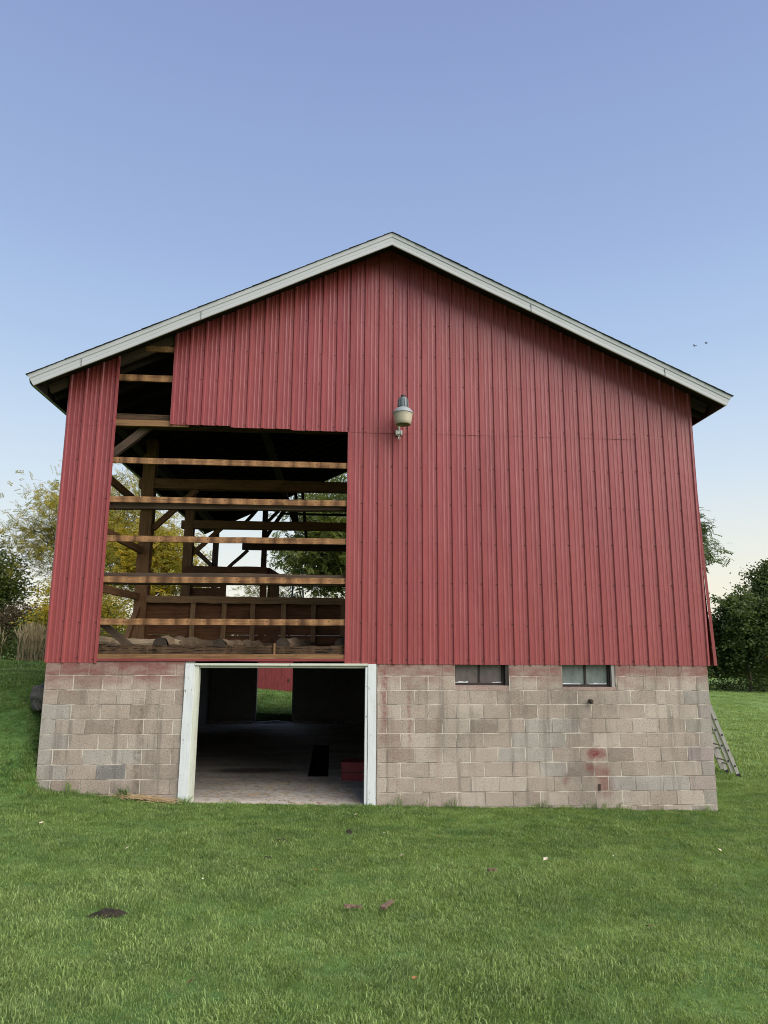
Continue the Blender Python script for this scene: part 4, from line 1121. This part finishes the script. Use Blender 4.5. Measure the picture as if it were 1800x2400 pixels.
# ---------------------------------------------------------------- lawn: blades as one countless thing
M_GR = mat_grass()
tufts = bpy.data.collections.new('grass_tufts')
def tuft(seed, n, rad, h, w):
    r = np.random.default_rng(seed); V = np.zeros((n, 5, 3))
    a = r.uniform(0, 6.283, n); rr = rad*np.sqrt(r.uniform(0, 1, n)); bx_, by_ = rr*np.cos(a), rr*np.sin(a)
    az0 = r.uniform(0, 6.283); ln = r.uniform(.25, 1.25, n); hh = h*r.uniform(.45, 1.1, n); az = az0+r.normal(0, .9, n); ww = w*r.uniform(.7, 1.25, n)
    fa = r.uniform(0, 6.283, n); sx_, sy_ = np.cos(fa)*ww/2, np.sin(fa)*ww/2
    dx, dy = np.cos(az)*ln*hh, np.sin(az)*ln*hh
    V[:, 0] = np.stack([bx_-sx_, by_-sy_, -.01+0*bx_], 1); V[:, 1] = np.stack([bx_+sx_, by_+sy_, -.01+0*bx_], 1)
    V[:, 2] = np.stack([bx_+dx*.35+sx_*.8, by_+dy*.35+sy_*.8, hh*.6], 1); V[:, 3] = np.stack([bx_+dx*.35-sx_*.8, by_+dy*.35-sy_*.8, hh*.6], 1)
    V[:, 4] = np.stack([bx_+dx, by_+dy, hh*(1-.25*ln)], 1)
    k = np.arange(n)[:, None]*5
    F3 = np.concatenate([k+np.array([0, 1, 2]), k+np.array([0, 2, 3]), k+np.array([3, 2, 4])], 0)
    me = npmesh('grass_tuft', V.reshape(-1, 3), F3, np.tile(r.uniform(0, 1, n), 3))
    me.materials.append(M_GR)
    return me
def tuft_set(name, args):
    c = bpy.data.collections.new(name)
    for i, a_ in enumerate(args): c.objects.link(bpy.data.objects.new('grass_tuft', tuft(*a_)))
    return c
near_set = tuft_set('near_tufts', [(100+i, 60, .085, .026+.006*(i % 3), .0042) for i in range(6)])
far_set = tuft_set('far_tufts', [(200+i, 60, .22, .050+.006*i, .014) for i in range(4)])
def lawn(name, label, x0, x1, y0, y1, step, coll, dens_fn, smin, smax, seed):
    xs = np.arange(x0, x1+1e-6, step); ys = np.arange(y0, y1+1e-6, step)
    X, Y = np.meshgrid(xs, ys); n = len(xs)
    ii = (np.arange(len(ys)-1)[:, None]*n+np.arange(n-1)[None, :]).ravel()
    V = np.stack([X.ravel(), Y.ravel(), H(X, Y).ravel()], 1); Fq = np.stack([ii, ii+1, ii+n+1, ii+n], 1)
    cx, cy = X.ravel()[Fq].mean(1), Y.ravel()[Fq].mean(1)
    de = dens_fn(cx, cy); keep = de > 0
    Fq = Fq[keep]; de = de[keep]
    me = npmesh(name, V, Fq)
    at = me.attributes.new('dens', 'FLOAT', 'FACE'); at.data.foreach_set('value', de.astype(np.float32))
    hg = np.clip(1.0+.30*np.sin(cx*5.3+1.7*np.sin(cy*3.1))*np.sin(cy*6.1+1.3*np.sin(cx*2.7))+.22*np.sin(cx*1.9-cy*2.3)*np.sin(cy*1.3+.5)+np.random.default_rng(seed).normal(0, .10, len(cx)), .45, 1.7)[keep]
    at = me.attributes.new('hgt', 'FLOAT', 'FACE'); at.data.foreach_set('value', hg.astype(np.float32))
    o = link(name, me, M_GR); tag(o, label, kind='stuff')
    ng = bpy.data.node_groups.new(name+'_scatter', 'GeometryNodeTree')
    ng.interface.new_socket('Geometry', in_out='INPUT', socket_type='NodeSocketGeometry')
    ng.interface.new_socket('Geometry', in_out='OUTPUT', socket_type='NodeSocketGeometry')
    gi = ng.nodes.new('NodeGroupInput'); go = ng.nodes.new('NodeGroupOutput')
    dp = ng.nodes.new('GeometryNodeDistributePointsOnFaces'); dp.inputs['Seed'].default_value = seed
    na = ng.nodes.new('GeometryNodeInputNamedAttribute'); na.data_type = 'FLOAT'; na.inputs['Name'].default_value = 'dens'
    ci = ng.nodes.new('GeometryNodeCollectionInfo'); ci.inputs['Collection'].default_value = coll
    ci.inputs['Separate Children'].default_value = True; ci.inputs['Reset Children'].default_value = True
    ip = ng.nodes.new('GeometryNodeInstanceOnPoints'); ip.inputs['Pick Instance'].default_value = True
    rv = ng.nodes.new('FunctionNodeRandomValue'); rv.data_type = 'FLOAT_VECTOR'
    rv.inputs[0].default_value = (-.16, -.16, 0); rv.inputs[1].default_value = (.16, .16, 6.283)
    rs = ng.nodes.new('FunctionNodeRandomValue'); rs.data_type = 'FLOAT'
    rs.inputs[2].default_value = smin; rs.inputs[3].default_value = smax
    nh = ng.nodes.new('GeometryNodeInputNamedAttribute'); nh.data_type = 'FLOAT'; nh.inputs['Name'].default_value = 'hgt'
    mu = ng.nodes.new('ShaderNodeMath'); mu.operation = 'MULTIPLY'
    L_ = ng.links.new
    L_(gi.outputs[0], dp.inputs['Mesh']); L_(na.outputs['Attribute'], dp.inputs['Density']); L_(dp.outputs['Points'], ip.inputs['Points'])
    L_(ci.outputs['Instances' if 'Instances' in ci.outputs else 0], ip.inputs['Instance']); L_(rv.outputs[0], ip.inputs['Rotation']); L_(mu.outputs[0], ip.inputs['Scale'])
    L_(rs.outputs[1], mu.inputs[0]); L_(nh.outputs['Attribute'], mu.inputs[1])
    L_(ip.outputs['Instances'], go.inputs[0])
    md = o.modifiers.new('scatter', 'NODES'); md.node_group = ng
    return o
soil_spots = [(2.443, -4.812, .15, .10), (3.55, -2.2, .11, .04), (3.46, -2.9, .06, .04), (4.31, -1.75, .05, .10)]
def openq(cx, cy):          # where lawn may grow: not inside the barn, not on the boulder
    return ~((cx > -.03) & (cx < W+.02) & (cy > -.03) & (cy < D+.05))
def d_near(cx, cy):
    d = np.where(openq(cx, cy), 300., 0.)
    vis = (np.abs(cx-(4.08+.069*(cy+10.65))) < .60*(cy+10.65)+4.)
    d = d*vis
    for a, b, rx, ry in soil_spots: d *= np.clip((((cx-a)/rx)**2+((cy-b)/ry)**2)-.5, 0, 1)**1.0
    return d
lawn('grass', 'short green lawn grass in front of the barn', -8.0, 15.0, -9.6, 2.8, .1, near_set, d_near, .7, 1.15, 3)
def d_mid(cx, cy):
    near = (cx > -8.0) & (cx < 15.0) & (cy > -9.6) & (cy < 2.8)
    d = np.where(openq(cx, cy) & ~near, 1., 0.)
    dist = np.hypot(cx-4, cy+10.6)
    d *= np.clip(70*(11/dist)**1.7, 5, 60)
    vis = (np.abs(cx-(4.08+.069*(cy+10.65))) < .62*np.maximum(cy+10.65, 0)+9.)
    return d*vis
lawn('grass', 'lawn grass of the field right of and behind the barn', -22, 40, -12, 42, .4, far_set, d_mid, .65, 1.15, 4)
# taller uncut fringe at the foot of the wall
fr_set = tuft_set('fringe_tufts', [(300+i, 26, .05, .085+.03*i, .005) for i in range(4)])
def d_fr(cx, cy):
    n_ = .5+.5*np.sin(cx*3.1)*np.sin(cx*1.3+1)
    return np.where((cy < -.02) & (cy > -.11) & (cx > -.1) & (cx < W+.15) & ~((cx > 2.1) & (cx < 4.5)), 90*n_**1.5+45, 0.)
lawn('grass', 'longer uncut grass fringe along the foot of the block wall', -.2, W+.3, -.2, .05, .04, fr_set, d_fr, .6, 1.3, 5)

# soil patches
for (a, b, rx, ry), lab in zip(soil_spots, ('black bare soil patch in the lawn at left', 'faint dark soil streak in the lawn left of the door axis', 'small dark soil clod in the lawn before the doorway', 'thin dark soil scrape in the lawn near the door')):
    bm = bmesh.new(); rr = random.Random(int(a*100))
    cv = bm.verts.new((0, 0, .030)); ring = []; ring2 = []
    for j in range(16):
        t = 2*math.pi*j/16; q = rr.uniform(.7, 1.15)
        ring.append(bm.verts.new((rx*.55*q*math.cos(t), ry*.55*q*math.sin(t), rr.uniform(.012, .042)))); ring2.append(bm.verts.new((rx*q*math.cos(t), ry*q*math.sin(t), -.005)))
    for j in range(16):
        k = (j+1) % 16; bm.faces.new((cv, ring[j], ring[k])); bm.faces.new((ring[j], ring2[j], ring2[k], ring[k]))
    me = bpy.data.meshes.new('soil_patch'); bm.to_mesh(me); bm.free()
    o = link('soil_patch', me, M_SOIL, None, (a, b, float(H(a, b)))); tag(o, lab, 'soil patch')
# bark and wood scraps
M_SCRAP = mat_wood('rotten_wood', (.125, .080, .056), (.235, .16, .115), (.045, .028, .02), 1.5, .7)
def scrap(p, L, w, rz, lab):
    z = float(H(*p))+.05
    o = timber('wood_scrap', (0, 0, 0), (L, 0, .01), w, .02, M_SCRAP, None, .008, 6, taper=.35)
    o.location = (p[0], p[1], z); o.rotation_euler = (0, .05, rz); tag(o, lab, 'wood scrap')
scrap((4.50, -4.62), .22, .05, R_(62), 'forked pale bark scrap lying on the lawn')
scrap((4.20, -4.63), .14, .03, R_(4), 'short reddish bark strip lying flat on the lawn')
scrap((5.55, -3.65), .09, .025, R_(10), 'tiny orange wood chip on the lawn right of the bark scraps')
# dry hay at the left pier
hy = MB(); rr = random.Random(4)
for i in range(190):
    x = rr.gauss(1.50, .20); y = -abs(rr.gauss(.05, .07))-.02; z = float(H(x, y))+.03+abs(rr.gauss(0, .018)); a = rr.uniform(-.6, .6); l = rr.uniform(.05, .15)
    hy.tube([(x-l*math.cos(a), y-l*math.sin(a)*.5, z), (x, y, z+rr.uniform(0, .03)), (x+l*math.cos(a), y+l*math.sin(a)*.5, z-.01)], .0022, 3, caps=False)
o = hy.obj('dry_hay', M_HAY); tag(o, 'dry hay stalks at the foot of the left block pier', kind='stuff')
st_ = MB(); rr = random.Random(8)
for i in range(240):
    x = rr.uniform(2.2, 4.5); y = abs(rr.gauss(0, 1.6))+.05; a = rr.uniform(0, 3.14); l = rr.uniform(.03, .09); z = fz(y)+.006
    if px0-.1 < x < px1+.1 and y > py0-.1: continue
    st_.tube([(x-l*math.cos(a), y-l*math.sin(a), z), (x+l*math.cos(a), y+l*math.sin(a), z)], .003, 3, caps=False)
o = st_.obj('floor_straw', M_HAY); tag(o, 'loose straw litter on the concrete floor inside the doorway', kind='stuff')
# fallen leaves
LM = [mat_plain('orange_leaf', (.34, .15, .06), .8, .3, 20.), mat_plain('pale_leaf', (.55, .46, .34), .8, .2, 20.), mat_plain('brown_leaf', (.20, .09, .05), .8, .3, 20.), mat_plain('white_leaf', (.62, .64, .55), .8, .1, 20.)]
LN = ['fallen orange leaf on the lawn', 'fallen pale tan leaf on the lawn', 'fallen brown leaf on the lawn', 'tiny white clover head on the lawn']
def leaf_me(mat, s):
    V = [(0, -.5, .0), (.22, -.2, .10), (.42, .0, .12), (.2, .2, .05), (0, .55, .12), (-.2, .2, .06), (-.42, .0, .10), (-.22, -.2, .05), (0, 0, .0)]
    V = [(a*s, b_*s, c*s) for a, b_, c in V]+[(a*s, b_*s, c*s-.0015) for a, b_, c in V]
    Fc = [(8, i, (i+1) % 8) for i in range(8)]+[(17, 9+(i+1) % 8, 9+i) for i in range(8)]+[(i, i+9, (i+1) % 8+9, (i+1) % 8) for i in range(8)]
    me = mesh('fallen_leaf', V, Fc); me.materials.append(mat); return me
lms = [leaf_me(LM[0], .05), leaf_me(LM[1], .055), leaf_me(LM[2], .05), leaf_me(LM[3], .017)]
spots = [(.95, -2.2, 1), (2.05, -2.85, 1), (2.25, -2.9, 3), (1.0, -4.1, 0), (.98, -4.65, 2), (3.95, -3.55, 0), (4.8, -3.1, 1), (3.3, -6.1, 2), (4.6, -6.0, 0), (5.7, -2.9, 3),
         (6.2, -3.3, 1), (7.0, -3.0, 3), (6.4, -5.2, 2), (6.1, -1.4, 1), (7.6, -3.9, 3), (5.3, -2.2, 0), (4.4, -1.1, 1), (4.7, -2.0, 3), (5.4, -1.9, 3), (5.9, -2.1, 0),
         (7.4, -5.1, 2), (8.3, -2.7, 1), (3.0, -4.0, 3), (6.9, -1.8, 3)]
for a, b, t in spots:
    o = link('fallen_leaf', lms[t], None, None, (a, b, float(H(a, b))+.055)); o.rotation_euler = (random.uniform(-.5, .5), random.uniform(-.5, .5), random.uniform(0, 6.3))
    s = random.uniform(.8, 1.25); o.scale = (s, s, s); zx_ = 'below the left block pier' if a < 2.05 else ('in line with the doorway' if a < 4.7 else ('between the doorway and the first window' if a < 5.8 else ('below the first window' if a < 6.9 else 'below the second window')))
    zy_ = 'close to the wall' if b > -2 else ('partway across the lawn' if b > -4 else 'low in the foreground lawn')
    tag(o, LN[t].replace(' on the lawn', '')+' '+zy_+', '+zx_, 'leaf' if t < 3 else 'clover', LN[t].replace('leaf', 'leaves').replace('head', 'heads'))
